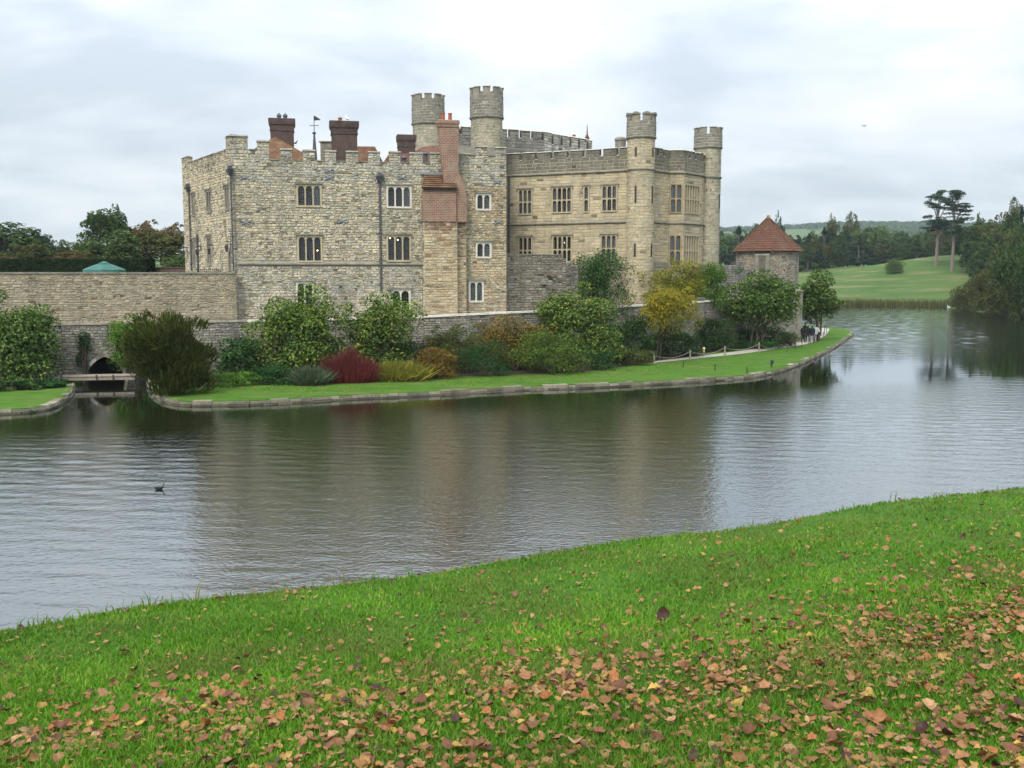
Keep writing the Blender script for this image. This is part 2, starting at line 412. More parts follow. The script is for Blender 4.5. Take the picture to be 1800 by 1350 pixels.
def lay(F, rects, hr, wr, depth=0.045, jit=0.015, gap=0.012, pal='keep', split=0.18, palfn=None, skipfn=None):
    res = []
    for (u0, u1, v0, v1) in rects:
        v = v0
        while v < v1 - 0.04:
            h = R.uniform(*hr)
            if v1 - (v + h) < hr[0] * 0.6: h = v1 - v
            free = [(u0, u1)]
            for (a, b, c, d) in F.stone_holes:
                if c < v + h - 0.02 and d > v + 0.02:
                    nf = []
                    for (p, q) in free:
                        if b <= p or a >= q: nf.append((p, q))
                        else:
                            if a - p > 0.04: nf.append((p, a))
                            if q - b > 0.04: nf.append((b, q))
                    free = nf
            for (p, q) in free:
                u = p
                while u < q - 0.02:
                    L_ = R.uniform(*wr) * (1.0 if R.random() > 0.12 else 1.45)
                    if q - (u + L_) < wr[0] * 0.5: L_ = q - u
                    if skipfn is None or not skipfn(u + L_ / 2, v + h / 2):
                        pl = PAL[palfn(u, v) if palfn else pal]
                        def colr():
                            c = R.choice(pl); c2 = R.choice(pl); c = lerp3(lerp3(c, c2, R.random() * 0.5), mean_of(pl), 0.48); k = R.uniform(0.89, 1.11) * (R.uniform(0.35, 0.6) if R.random() < (0.07 if pl is PAL['keep'] or pl is PAL['keepgrey'] else 0.02) else 1.0) * (KEEP_GAIN if pl is PAL['keep'] or pl is PAL['keepgrey'] else 1.22 if pl is PAL['ashlar'] else 1.12 if pl is PAL['warm'] else 1.0)
                            return (c[0] * k * 0.97, c[1] * k, c[2] * k * 1.05)
                        if R.random() < split and h > hr[0]:
                            m = v + h * R.uniform(0.4, 0.6)
                            res.append((one_stone(F, u, u + L_, v, m, depth * R.uniform(0.6, 1.3), colr(), jit, gap), L_ * (m - v)))
                            res.append((one_stone(F, u, u + L_, m, v + h, depth * R.uniform(0.6, 1.3), colr(), jit, gap), L_ * (v + h - m)))
                        else:
                            res.append((one_stone(F, u, u + L_, v, v + h, depth * R.uniform(0.6, 1.3), colr(), jit, gap), L_ * h))
                    u += L_
            v += h
    return res
def emit_stones(lst, parent, n=300, name='stone', mat=None):
    mat = mat or MT['stone']
    order = sorted(range(len(lst)), key=lambda i: -lst[i][1])
    big = set(order[:n]); rest = MB()
    for i, ((p, col), a) in enumerate(lst):
        if i in big:
            m = MB(); m.hexa(p, col, skip=(0,)); m.build(name, mat, parent)
        else: rest.hexa(p, col, skip=(0,))
    if rest.f:
        o = rest.build('small_' + name + 's', mat, parent); o['kind'] = 'stuff'
def backing(F, rects, w=0.0):
    m = MB()
    us = sorted({round(x, 4) for r in rects for x in r[:2]} | {round(x, 4) for r in F.holes for x in r[:2]})
    vs = sorted({round(x, 4) for r in rects for x in r[2:]} | {round(x, 4) for r in F.holes for x in r[2:]})
    if isinstance(F, Drum):
        us = sorted(set(us) | {min(us) + (max(us) - min(us)) * k / 28 for k in range(29)})
    for i in range(len(us) - 1):
        for j in range(len(vs) - 1):
            c = ((us[i] + us[i + 1]) / 2, (vs[j] + vs[j + 1]) / 2)
            ins = lambda r: r[0] < c[0] < r[1] and r[2] < c[1] < r[3]
            if any(ins(r) for r in rects) and not any(ins(r) for r in F.holes):
                m.quad([F(us[i], vs[j], w), F(us[i + 1], vs[j], w), F(us[i + 1], vs[j + 1], w), F(us[i], vs[j + 1], w)])
    return m
def arch_pts(u0, u1, vs, va, n=8, pointed=False):
    pts = []
    for k in range(n + 1):
        t = k / n; u = u0 + (u1 - u0) * t
        if pointed:
            s_ = abs(2 * t - 1); y = math.sqrt(max(0, 1 - ((s_ + 0.35) / 1.35) ** 2)) / math.sqrt(1 - (0.35 / 1.35) ** 2)
        else: y = math.sqrt(max(0, 1 - (2 * t - 1) ** 2))
        pts.append((u, vs + (va - vs) * y))
    return pts
def spandrel(m, F, u0, u1, vs, va, vt, w0, w1, pointed=False, n=8):
    p = arch_pts(u0, u1, vs, va, n, pointed)
    for (a, b), (c, d) in zip(p[:-1], p[1:]):
        m.quad([F(a, b, w1), F(c, d, w1), F(c, vt, w1), F(a, vt, w1)])
        m.quad([F(a, b, w0), F(c, d, w0), F(c, d, w1), F(a, b, w1)])
def window(F, root, rect, n, rows=1, frame='cut', hood=True, sur=0.13, mull=0.10, arch=0.5, curtain=0, lamp=None, stone_h=None, hoodmat='cutgrey', uvrect=None, drop=0.18, blind=None):
    if uvrect: u0, u1, v0, v1 = uvrect
    else:
        u0, v1 = F.uv(rect[0], rect[1]); u1, v0 = F.uv(rect[2], rect[3])
        vm = F.uv((rect[0] + rect[2]) / 2, rect[1])[1]; v1 = vm
        v0 = F.uv((rect[0] + rect[2]) / 2, rect[3])[1]
    F.holes.append((u0 - sur * 0.6, u1 + sur * 0.6, v0 - sur * 0.6, v1 + sur * 0.6))
    F.stone_holes.append((u0 - sur, u1 + sur, v0 - sur, v1 + sur))
    m = MB(); w0, w1 = -0.38, 0.055
    m.box(F, u0 - sur, u0, v0 - sur, v1 + sur, w0, w1); m.box(F, u1, u1 + sur, v0 - sur, v1 + sur, w0, w1)
    m.box(F, u0, u1, v1, v1 + sur, w0, w1 - 0.003); m.box(F, u0, u1, v0 - sur, v0, w0, w1 + 0.03)
    lw = (u1 - u0 - (n - 1) * mull) / n; tr = 0.09
    rh = (v1 - v0 - (rows - 1) * tr) / rows
    for i in range(n):
        a = u0 + i * (lw + mull)
        for r in range(rows):
            t = v1 - r * (rh + tr)
            if arch > 0: spandrel(m, F, a, a + lw, t - lw * arch, t - 0.02, t, -0.2, w1 - 0.035)
    wo = m.build('window', MT[frame], root)
    for i in range(n - 1):
        a = u0 + lw + i * (lw + mull); q = MB(); q.box(F, a, a + mull, v0, v1, -0.24, w1 - 0.02); q.build('mullion', MT[frame], wo)
    for r in range(rows - 1):
        t = v1 - rh - r * (rh + tr); q = MB(); q.box(F, u0, u1, t - tr, t, -0.22, w1 - 0.03); q.build('transom', MT[frame], wo)
    for i in range(n):
        a = u0 + i * (lw + mull)
        for r in range(rows):
            t = v1 - r * (rh + tr); q = MB(); e_ = R.uniform(-0.012, 0.012)
            q.quad([F(a, t - rh, -0.16 + e_), F(a + lw, t - rh, -0.16), F(a + lw, t, -0.16), F(a, t, -0.16 - e_)]); q.build('pane', MT['glass'], wo)
    if hood:
        q = MB(); e_ = sur + 0.10
        q.box(F, u0 - e_, u1 + e_, v1 + sur, v1 + sur + 0.09, -0.02, 0.13)
        for (a, b) in ((u0 - e_, u0 - e_ + 0.08), (u1 + e_ - 0.08, u1 + e_)): q.box(F, a, b, v1 + sur - drop, v1 + sur - 0.002, -0.02, 0.12)
        q.build('hood_mould', MT[hoodmat], wo)
    if curtain:
        q = MB(); span = u1 - u0
        segs = {1: [(0, 0.3), (0.7, 1)], 2: [(0, 1)], 3: [(0, 0.34)], 4: [(0.66, 1)]}[curtain]
        for a, b in segs:
            k = 10; us = [u0 + span * (a + (b - a) * i / k) for i in range(k + 1)]
            for i in range(k):
                q.quad([F(us[i], v0, -0.22 - 0.04 * (i % 2)), F(us[i + 1], v0, -0.22 - 0.04 * ((i + 1) % 2)), F(us[i + 1], v1, -0.22 - 0.04 * ((i + 1) % 2)), F(us[i], v1, -0.22 - 0.04 * (i % 2))])
        q.build('curtain', MT['curtain'], wo)
    if lamp:
        for (lu, lv) in lamp:
            q = MB(); c = F(u0 + (u1 - u0) * lu, v0 + (v1 - v0) * lv, -0.9)
            q.lathe(c, [(c[2] - 0.05, 0.02), (c[2] - 0.03, 0.05), (c[2] + 0.03, 0.06), (c[2] + 0.05, 0.02)], 8); q.build('ceiling_lamp', MT['lamp'], wo)
    return wo
def slit(F, root, u, v0, v1, wd=0.12, mat='cutgrey'):
    F.holes.append((u - wd / 2, u + wd / 2, v0, v1)); F.stone_holes.append((u - wd / 2 - 0.04, u + wd / 2 + 0.04, v0 - 0.04, v1 + 0.04))
    m = MB()
    m.box(F, u - wd / 2 - 0.07, u - wd / 2, v0, v1, -0.35, 0.05); m.box(F, u + wd / 2, u + wd / 2 + 0.07, v0, v1, -0.35, 0.05)
    m.box(F, u - wd / 2, u + wd / 2, v0 + 0.01, v1 - 0.01, -0.36, -0.3, mi=1)
    m.build('slit_window', [MT[mat], MT['iron']], root)
def crenels(F, root, merl, vc, vt, th=0.5, cap='cutgrey', capw=0.05, wallmat='mortar', sills=True, umin=None, umax=None, caph=0.12):
    vt_in = vt
    for (a, b) in merl:
        vt = vt_in + R.uniform(0.0, 0.07)
        m = MB(); m.box(F, a, b, vc, vt, -th, -0.002); mo = m.build('merlon', MT[wallmat], root)
        q = MB(); w0, w1 = -th - capw, 0.05 + capw
        q.hexa([F(a - capw, vt + 0.001, w0), F(b + capw, vt + 0.001, w0), F(b + capw, vt + 0.001, w1), F(a - capw, vt + 0.001, w1),
                F(a - capw + 0.02, vt + caph, w0 + 0.16), F(b + capw - 0.02, vt + caph, w0 + 0.16), F(b + capw - 0.02, vt + caph, w1 - 0.16), F(a - capw + 0.02, vt + caph, w1 - 0.16)])
        q.build('coping', MT[cap], mo)
    if sills:
        for (a, b), (c, d) in zip(merl[:-1], merl[1:]):
            if c - b < 0.05: continue
            m = MB(); m.box(F, b + 0.052, c - 0.052, vc + 0.001, vc + 0.07, -th - 0.03, 0.09); m.build('crenel_sill', MT[cap], root)
def poly_prism(m, pts, z0, z1, bottom=False):
    n = len(pts)
    for i in range(n):
        a, b = pts[i], pts[(i + 1) % n]
        m.quad([(a[0], a[1], z0), (b[0], b[1], z0), (b[0], b[1], z1), (a[0], a[1], z1)])
    m.quad([(p[0], p[1], z1) for p in pts])
def chimney(root, x, ytop, ybot, wpx, Y, mat='brickdark', pots=(), rot=0.12, capmat='sooty', asp=0.8, name='chimney', flare=1.16):
    c = atY(x, ytop, Y); zt = c[2]; zb = atY(x, ybot, Y)[2] - 1.5; hw = wpx / 2 / FPX * Y / flare
    m = MB(); m.sqloft(c, [(zb, hw), (zt - 0.95, hw)], rot, asp); o = m.build(name, MT[mat], root)
    m = MB(); m.sqloft(c, [(zt - 0.95, hw * 1.0), (zt - 0.94, hw * 1.06), (zt - 0.85, hw * 1.06), (zt - 0.84, hw * 1.03), (zt - 0.55, hw * 1.05), (zt - 0.45, hw * 1.14), (zt - 0.25, hw * flare), (zt - 0.02, hw * flare), (zt, hw * 1.05)], rot, asp); m.build('corbelled_cap', MT[capmat], o)
    for (dx, h, kind) in pots:
        p = (c[0] + dx * hw, c[1]); q = MB()
        if kind == 'pot': q.lathe(p, [(zt - 0.05, 0.15), (zt + h - 0.06, 0.13), (zt + h - 0.05, 0.165), (zt + h, 0.165), (zt + h - 0.02, 0.1)], 10); q.build('chimney_pot', MT['pot'], o)
        else: q.lathe(p, [(zt - 0.02, 0.17), (zt + h * .5, 0.15), (zt + h * .52, 0.22), (zt + h * .75, 0.14), (zt + h * .95, 0.05), (zt + h, 0.01)], 10); q.build('cowl', MT['leaddark'], o)
    return o, c, hw

# ================================================================== KEEP (the large rubble-stone block)
GA = atY(411, 460, 69.0); GB = atY(890, 460, 72.8); GC = atY(326, 460, 79.4)
GA, GB, GC = GA[:2], GB[:2], GC[:2]
GD, GE = (-1.6, 92.0), (-20.0, 97.0)
keep = thing('castle_keep', ((GA[0] + GB[0]) / 2, 76, 3.8), 'tall rubble-stone castle block with brick chimney breast and battlements above the terrace', 'castle')
ff = Face(GA, GB)
vc = ff.uv(600, 284.5)[1]; vt = ff.uv(580, 267)[1]; vbase = 3.7
vcr = vc + (vt - vc) * 0.98; vtr = ff.uv(418, 249)[1]
W = lambda *a, **k: window(ff, keep, *a, **k)
W((523.6, 327, 563, 361), 3, frame='cut', curtain=4)
W((682, 329, 720.6, 363), 3, frame='cutwhite', curtain=4)
W((839, 343, 860.5, 367), 2, frame='cutwhite', curtain=4)
W((525, 417, 564, 458), 3, frame='cut', lamp=[(0.85, 0.45)], arch=0.45)
W((682, 416, 720, 457), 3, frame='cut', lamp=[(0.5, 0.88), (0.14, 0.95)], arch=0.4)
W((839, 428, 861, 451), 2, frame='cutwhite', curtain=4)
W((826.7, 496.5, 847.5, 528.5), 2, frame='cutwhite', curtain=2)
W((523, 498, 549, 540), 2, frame='cutwhite')
W((690, 511, 719, 551), 2, frame='cutwhite')
us = lambda x: ff.uv(x, 300)[0]
ub0, ub1 = us(741), us(817)
main_rects = [(0, ff.len, vbase, vc), (us(826), ff.len, vc, vcr), (0, us(474), vc, vcr)]
mer_lo = [(494, 514), (533, 554), (572, 591), (609, 630), (648, 668), (685, 704), (721, 743), (757, 775), (808, 826)]
mer_lo = [(us(a), us(b)) for a, b in mer_lo]
mer_hi = [(us(453), us(474)), (us(838), us(856)), (us(872), ff.len - 0.02)]
corner = [(0.0, us(436))]
vth = ff.uv(463, 250)[1]
wall = backing(ff, main_rects).build('wall', MT['mortar'], keep)
crenels(ff, keep, mer_lo, vc, vt, wallmat='mortar')
crenels(ff, keep, mer_hi, vcr, vth, wallmat='mortar', sills=False)
crenels(ff, keep, corner, vcr, vtr + 0.35, wallmat='mortar', sills=False)
def sill_run(x0, x1, v):
    m = MB(); m.box(ff, us(x0) + 0.06, us(x1) - 0.06, v + 0.001, v + 0.08, -0.53, 0.09); m.build('crenel_sill', MT['cutgrey'], keep)
sill_run(436, 453, vcr); sill_run(474, 494, vc); sill_run(856, 872, vcr); sill_run(826, 838, vcr)
def keep_pal(u, v):
    x = u / ff.len
    if x > 0.83 and v < vc - 1.5: return 'warm' if R.random() < 0.75 else 'keep'
    if v < 8.0 and x < 0.68: return 'keepgrey' if R.random() < 0.6 else 'keep'
    if v > vc - 1.6: return 'keepgrey' if R.random() < 0.75 else 'keep'
    return 'keep' if R.random() < 0.85 else 'keepgrey'
# string course and its place
vs_ = ff.uv(560, 464.5)[1]
ff.stone_holes.append((0.2, ub0, vs_ - 0.05, vs_ + 0.12))
ff.stone_holes.append((ub0, ub1, vbase, ff.uv(780, 308)[1]))
st = lay(ff, main_rects + [(a, b, vc, vt) for a, b in mer_lo] + [(a, b, vcr, vth) for a, b in mer_hi] + [(0, us(436), vcr, vtr + 0.35)], (0.13, 0.235), (0.13, 0.36), 0.045, 0.034, 0.012, palfn=keep_pal, split=0.2)
emit_stones(st, wall)
for a, b in ((0.25, us(667) - 0.1), (us(667) + 0.1, ub0)):
    m = MB(); m.hexa([ff(a, vs_ - 0.05, 0), ff(b, vs_ - 0.05, 0), ff(b, vs_ + 0.12, 0), ff(a, vs_ + 0.12, 0), ff(a, vs_ - 0.03, 0.15), ff(b, vs_ - 0.03, 0.15), ff(b, vs_ + 0.04, 0.15), ff(a, vs_ + 0.04, 0.15)])
    m.build('string_course', MT['cutgrey'], keep)
# left flank
fl = Face(GC, GA)
vcl = fl.uv(399, 280)[1]; vtl = vcl + 0.62
WL = lambda rect, n, **k: window(fl, keep, rect, n, frame='cutgrey', sur=0.16, mull=0.14, **k)
WL((338, 343, 343.5, 377), 2); WL((363.5, 337, 371.5, 371), 2); WL((396.5, 330, 403, 366), 2)
WL((338.5, 423, 344.5, 466), 2); WL((365, 418, 372, 463), 2)
u0d, v1d = fl.uv(402.5, 440); u1d, v0d = fl.uv(407.5, 478)
fl.stone_holes.append((u0d - 0.2, u1d + 0.2, v0d, v1d + 0.2)); fl.holes.append((u0d, u1d, v0d, v1d))
q = MB(); q.box(fl, u0d, u1d, v0d, v1d, -0.5, -0.3); q.build('door', MT['darkwood'], keep)
q = MB(); q.box(fl, u0d - 0.18, u0d, v0d, v1d, -0.4, 0.06); q.box(fl, u1d, u1d + 0.18, v0d, v1d, -0.4, 0.06); spandrel(q, fl, u0d, u1d, v1d - 0.6, v1d, v1d + 0.18, -0.3, 0.05, True); q.build('door_surround', MT['cutgrey'], keep)
lr = [(0, fl.len, 6.6, vcl)]
n_m = 8; per = (fl.len - 1.2) / n_m
mer_l = [(0.0, 1.15)] + [(1.2 + per * i + per * 0.42, 1.2 + per * (i + 1)) for i in range(n_m - 1)] + [(fl.len - 0.95, fl.len - 0.02)]
wl = backing(fl, lr).build('wall', MT['mortar'], keep)
crenels(fl, keep, mer_l[1:-1], vcl, vtl)
crenels(fl, keep, [mer_l[0]], vcl, vtl + 0.45, sills=False); 
crenels(fl, keep, [mer_l[-1]], vcl, vtr + 0.35, sills=False)
st = lay(fl, lr + [(a, b, vcl, vtl) for a, b in mer_l] + [(0, 1.15, vtl, vtl + 0.45), (fl.len - 0.95, fl.len - 0.02, vtl, vtr + 0.35)], (0.13, 0.22), (0.13, 0.34), 0.05, 0.034, 0.016, pal='keep')
emit_stones(st, wl, 0)
m = MB()
for a, b in ((GB, GD), (GD, GE), (GE, GC)): m.quad([(a[0], a[1], 3.7), (b[0], b[1], 3.7), (b[0], b[1], vc), (a[0], a[1], vc)])
for a, b in ((GC, GA),): m.quad([(a[0], a[1], 3.7), (b[0], b[1], 3.7), (b[0], b[1], 6.6), (a[0], a[1], 6.6)])
m.build('rear_wall', MT['mortar'], keep)
m = MB(); m.quad([(p[0], p[1], vc - 0.9) for p in (GA, GB, GD, GE, GC)]); m.quad([(p[0], p[1], 3.72) for p in (GA, GB, GD, GE, GC)]); m.build('roof_deck', MT['lead'], keep)
m = MB(); m.box(ff, 0.5, ff.len - 0.5, vc - 0.9, vc - 0.002, -0.5, -0.45); m.box(fl, 0.5, fl.len - 0.5, vc - 0.9, vcl - 0.002, -0.5, -0.45); m.build('parapet', MT['mortar_dark'], keep)
# chimney breast: stone below, brick above with lean-to tile roof, tall stack
vb = ff.uv(770, 391)[1]; vtop = ff.uv(770, 332)[1]; vroof = ff.uv(770, 306)[1]
fb = Face(ff(us(742), 0, 0.96)[:2], ff(us(800), 0, 0.96)[:2])
m = MB(); m.box(ff, us(742), us(800), 3.4, vb, 0.001, 0.9); br = m.build('buttress', MT['mortar'], keep)
st = lay(fb, [(0, fb.len, 3.6, vb)], (0.12, 0.26), (0.24, 0.65), 0.03, 0.022, palfn=lambda u, v: 'brickmix' if R.random() < (v - vb + 1.5) * 0.6 or R.random() < 0.04 else 'warm'); 
st = [(([(x - fb.n[0] * 0.06, y - fb.n[1] * 0.06, z) for x, y, z in p], c), a) for (p, c), a in st]
fs_ = Face(ff(us(742), 0, 0.06)[:2], ff(us(742), 0, 1.24)[:2]); fs2 = Face(ff(us(742), 0, 0.0)[:2], ff(us(742), 0, 1.24)[:2])
class Flip:
    def __init__(s): s.stone_holes = []
    def __call__(s, u, v, w): return ff(us(742) - w, v, u)
st2 = lay(Flip(), [(0.06, 0.9, 3.6, vb)], (0.2, 0.36), (0.35, 0.7), 0.03, 0.02, pal='keepgrey')
emit_stones(st + st2, br, 200)
m = MB(); m.box(ff, us(800) + 0.003, us(817), 3.4, vb, 0.001, 0.5); b2 = m.build('buttress', MT['mortar'], keep)
f3 = Face(ff(us(800), 0, 0.5)[:2], ff(us(817), 0, 0.5)[:2])
emit_stones(lay(f3, [(0.01, f3.len, 3.6, vb)], (0.12, 0.24), (0.2, 0.5), 0.03, 0.02, palfn=lambda u, v: 'brickmix' if R.random() < (v - vb + 2.0) * 0.5 or R.random() < 0.1 else 'warm'), b2, 0)
m = MB()
m.box(ff, us(741), us(798), vb + 0.002, vtop, 0.002, 0.98)
# shoulder sweeping up into the stack
ul, ur = us(798), us(817); sh = []
k0 = us(778); k1 = us(803)
vsh = [(vb + 0.002, 1.0), (ff.uv(800, 345)[1], 1.0), (ff.uv(800, 328)[1], 0.72), (ff.uv(800, 312)[1], 0.25), (ff.uv(800, 300)[1], 0.0)]
rings = []
for v, t in vsh:
    a = k0 if v > vtop else ul + 0.003; b = k1 + (ur - k1) * t
    rings.append([ff(ul + 0.003 if v <= vtop else k0 + 0.0, v, 0.003), ff(b, v, 0.003), ff(b, v, 0.8), ff(ul + 0.003 if v <= vtop else k0, v, 0.8)])
m.ring_loft(rings)
m.build('chimney_breast', MT['brick'], keep)
zst = atY(785, 212, 71.5)[2]; v_s = vsh[-1][0] - 0.9
m = MB(); rg = []
for v, e_ in ((v_s, 0.0), (zst - 0.5, 0.0), (zst - 0.48, 0.04), (zst - 0.3, 0.05), (zst - 0.25, 0.1), (zst - 0.05, 0.1), (zst, 0.04)):
    rg.append([ff(us(769) - e_, v, 0.1 - e_) if v > vc else ff(k0 - e_, v, 0.1 - e_), ff(k1 + e_, v, 0.1 - e_), ff(k1 + e_, v, 0.78 + e_), ff(us(769) - e_, v, 0.78 + e_) if v > vc else ff(k0 - e_, v, 0.78 + e_)])
m.ring_loft(rg); stk = m.build('brick_chimney', MT['brick'], keep)
for x in (775.5, 787.5):
    c = ff(us(x + 2.5), 0, 0.5); q = MB(); q.lathe(c, [(zst - 0.02, 0.14), (zst + 0.42, 0.12), (zst + 0.44, 0.15), (zst + 0.5, 0.15), (zst + 0.47, 0.09)], 10); q.build('chimney_pot', MT['pot'], stk)
m = MB(); a, b = us(738), us(799); k = 7
for i in range(k):
    t0, t1 = i / k, (i + 1) / k
    va, vb_ = vtop - 0.05 + (vroof - vtop) * t0, vtop - 0.05 + (vroof - vtop) * t1
    wa, wb = 1.14 * (1 - t0) + 0.05, 1.14 * (1 - t1) + 0.05
    m.hexa([ff(a + 0.3 * t0, va, wa - 0.07), ff(b, va, wa - 0.07), ff(b, vb_, wb - 0.07), ff(a + 0.3 * t1, vb_, wb - 0.07),
            ff(a + 0.3 * t0, va + 0.06, wa + 0.03), ff(b, va + 0.06, wa + 0.03), ff(b, vb_ + 0.03, wb), ff(a + 0.3 * t1, vb_ + 0.03, wb)])
lt = m.build('lean_to_roof', MT['tileorange'], keep)
m = MB(); m.box(ff, us(739), us(792), vroof - 0.06, vroof + 0.12, 0.02, 0.16); m.build('lead_flashing', MT['lead'], lt)
m = MB(); m.box(ff, a, b, vtop - 0.12, vtop - 0.05, 0.99, 1.16); m.build('gutter', MT['iron'], lt)
# down pipes with hoppers, iron tie plates
def pipe(F, x, y0, y1, mat='leaddark', hop=True, r=0.06, root=keep, xb=None):
    u, vt_ = F.uv(x, y0); ub, vb2 = F.uv(xb or x, y1); m = MB()
    m.tube([F(u, vt_, 0.12), F(u, vb2, 0.12)], [r, r], 8)
    v = vb2 + 0.5
    while v < vt_: m.box(F, u - 0.1, u + 0.1, v, v + 0.07, 0.02, 0.2); v += 1.8
    o = m.build('downpipe', MT[mat], root)
    if hop:
        q = MB(); q.hexa([F(u - 0.12, vt_ - 0.1, 0.02), F(u + 0.12, vt_ - 0.1, 0.02), F(u + 0.12, vt_ - 0.1, 0.24), F(u - 0.12, vt_ - 0.1, 0.24), F(u - 0.3, vt_ + 0.3, 0.02), F(u + 0.3, vt_ + 0.3, 0.02), F(u + 0.3, vt_ + 0.3, 0.4), F(u - 0.3, vt_ + 0.3, 0.4)])
        q.box(F, u - 0.14, u + 0.14, vt_ + 0.302, vt_ + 0.55, 0.03, 0.3); q.build('rainwater_head', MT[mat], o)
pipe(ff, 667, 318, 512, r=0.075); pipe(ff, 413, 505, 562, mat='lead', hop=False)
pipe(fl, 334.5, 336, 476); pipe(fl, 408.3, 306, 476); pipe(fl, 349, 412, 478, hop=False, r=0.09)
for x, y in ((431, 312), (432, 391), (579, 312), (602, 388), (873, 320), (876, 390), (741, 388), (578, 300), (707, 312)):
    u, v = ff.uv(x, y); m = MB()
    for s_ in (1, -1):
        m.hexa([ff(u - 0.3, v - 0.12 * s_ - 0.04, 0.03), ff(u + 0.3, v + 0.12 * s_ - 0.04, 0.03), ff(u + 0.3, v + 0.12 * s_ + 0.04, 0.03), ff(u - 0.3, v - 0.12 * s_ + 0.04, 0.03),
                ff(u - 0.3, v - 0.12 * s_ - 0.04, 0.1), ff(u + 0.3, v + 0.12 * s_ - 0.04, 0.1 + 0.004 * s_), ff(u + 0.3, v + 0.12 * s_ + 0.04, 0.1 + 0.004 * s_), ff(u - 0.3, v - 0.12 * s_ + 0.04, 0.1)])
    m.build('tie_plate', MT['lead'], keep)
for x, y in ((330.5, 446), (354.5, 444), (376, 442), (407.2, 437)):
    u, v = fl.uv(x, y); m = MB()
    m.box(fl, u - 0.03, u + 0.03, v + 0.1, v + 0.5, 0.02, 0.08); m.box(fl, u - 0.03, u + 0.03, v + 0.44, v + 0.5, 0.08, 0.4)
    c = fl(u, v, 0.35); m.sqloft(c, [(v - 0.22, 0.04), (v - 0.2, 0.06), (v + 0.15, 0.09), (v + 0.18, 0.11), (v + 0.3, 0.02)])
    m.build('wall_lantern', MT['iron'], keep)
# roofs behind the parapet
def hip(root, pts, apex, zb, mat, name='roof'):
    m = MB(); n = len(pts)
    ridge = apex if isinstance(apex[0], (tuple, list)) else [apex]
    if len(ridge) == 1:
        for i in range(n): m.quad([(*pts[i], zb), (*pts[(i + 1) % n], zb), tuple(ridge[0])])
    else:
        r0, r1 = map(tuple, ridge)
        m.quad([(*pts[0], zb), (*pts[1], zb), r1, r0]); m.quad([(*pts[1], zb), (*pts[2], zb), r1]); m.quad([(*pts[2], zb), (*pts[3], zb), r0, r1]); m.quad([(*pts[3], zb), (*pts[0], zb), r0])
    m.quad([(*p, zb) for p in pts][::-1])
    return m.build(name, MT[mat], root)
zr = vc - 0.85
ap = atY(483, 240, 75.5); a = -20.4; b = atY(580, 262, 72)[0]
hip(keep, [(a, 71.5), (b, 72.2), (b - 0.6, 77.8), (a - 1.2, 79.5)], ap, vc - 0.25, 'tileorange')
r0 = atY(606, 257, 80); r1 = atY(659, 257.5, 80)
hip(keep, [(r0[0] - 1, 77), (r1[0] + 1.4, 77.5), (r1[0] + 1.4, 83), (r0[0] - 1, 83)], [r0, r1], zr, 'tile')
r0 = atY(741, 258, 83); r1 = atY(790, 254, 83)
hip(keep, [(r0[0] - 3.2, 76.5), (r1[0] + 1, 77), (r1[0] + 1, 89), (r0[0] - 3.2, 89)], [r0, r1], zr, 'tile')
r0 = atY(684, 270, 78); r1 = atY(720, 270, 78)
hip(keep, [(r0[0] - 1.2, 76), (r1[0] + 1.4, 76), (r1[0] + 1.4, 81), (r0[0] - 1.2, 81)], [r0, r1], zr, 'tile')
chimney(keep, 495.5, 210, 262, 45, 78.5, pots=((-0.25, 0.5, 'cowl'), (0.3, 0.48, 'cowl')), capmat='brickdark', rot=0.2)
oc, cc, hw = chimney(keep, 604.5, 214.5, 284, 50, 73.4, pots=((-0.3, 0.3, 'pot'),), rot=0.2, asp=0.7)
chimney(keep, 714, 238, 268, 33, 79, rot=0.2)
m = MB(); c = atY(575, 262, 75); m.box(ID, c[0] - 0.5, c[0] + 0.55, zr - 0.2, atY(575, 250, 75)[2], 75, 75.8); m.box(ID, c[0] - 0.6, c[0] + 0.65, atY(575, 250, 75)[2] + 0.001, atY(575, 248, 75)[2], 74.92, 75.88); m.build('stair_turret', MT['cutgrey'], keep)
for x, y in ((710, 279), (748, 272)):
    c = atY(x, y, 73.6); m = MB(); m.lathe(c, [(zr - 0.1, 0.16), (c[2], 0.16), (c[2] + 0.02, 0.26), (c[2] + 0.1, 0.24), (c[2] + 0.2, 0.05)], 10); m.build('roof_vent', MT['leaddark'], keep)
# weather vane on a spirelet
c = atY(553, 264, 80); m = MB(); zt = atY(553, 204, 80)[2]; zk = atY(553, 236, 80)[2]
m.lathe(c, [(zr - 0.2, 0.3), (c[2] - 0.2, 0.17), (zk, 0.07), (zk + 0.05, 0.15), (zk + 0.15, 0.15), (zk + 0.18, 0.035), (zt, 0.02)], 8); wv = m.build('spirelet', MT['leaddark'], keep)
m = MB(); zf = zk + (zt - zk) * 0.75
m.box(ID, c[0] - 0.35, c[0] + 0.35, zf - 0.4, zf - 0.36, c[1] - 0.02, c[1] + 0.02)
m.hexa([(c[0] + 0.02, c[1] - 0.015, zf), (c[0] + 0.5, c[1] - 0.015, zf + 0.05), (c[0] + 0.5, c[1] - 0.015, zf + 0.1), (c[0] + 0.02, c[1] - 0.015, zf + 0.4), (c[0] + 0.02, c[1] + 0.015, zf), (c[0] + 0.5, c[1] + 0.015, zf + 0.05), (c[0] + 0.5, c[1] + 0.015, zf + 0.1), (c[0] + 0.02, c[1] + 0.015, zf + 0.4)])
m.build('weather_vane', MT['iron'], wv)

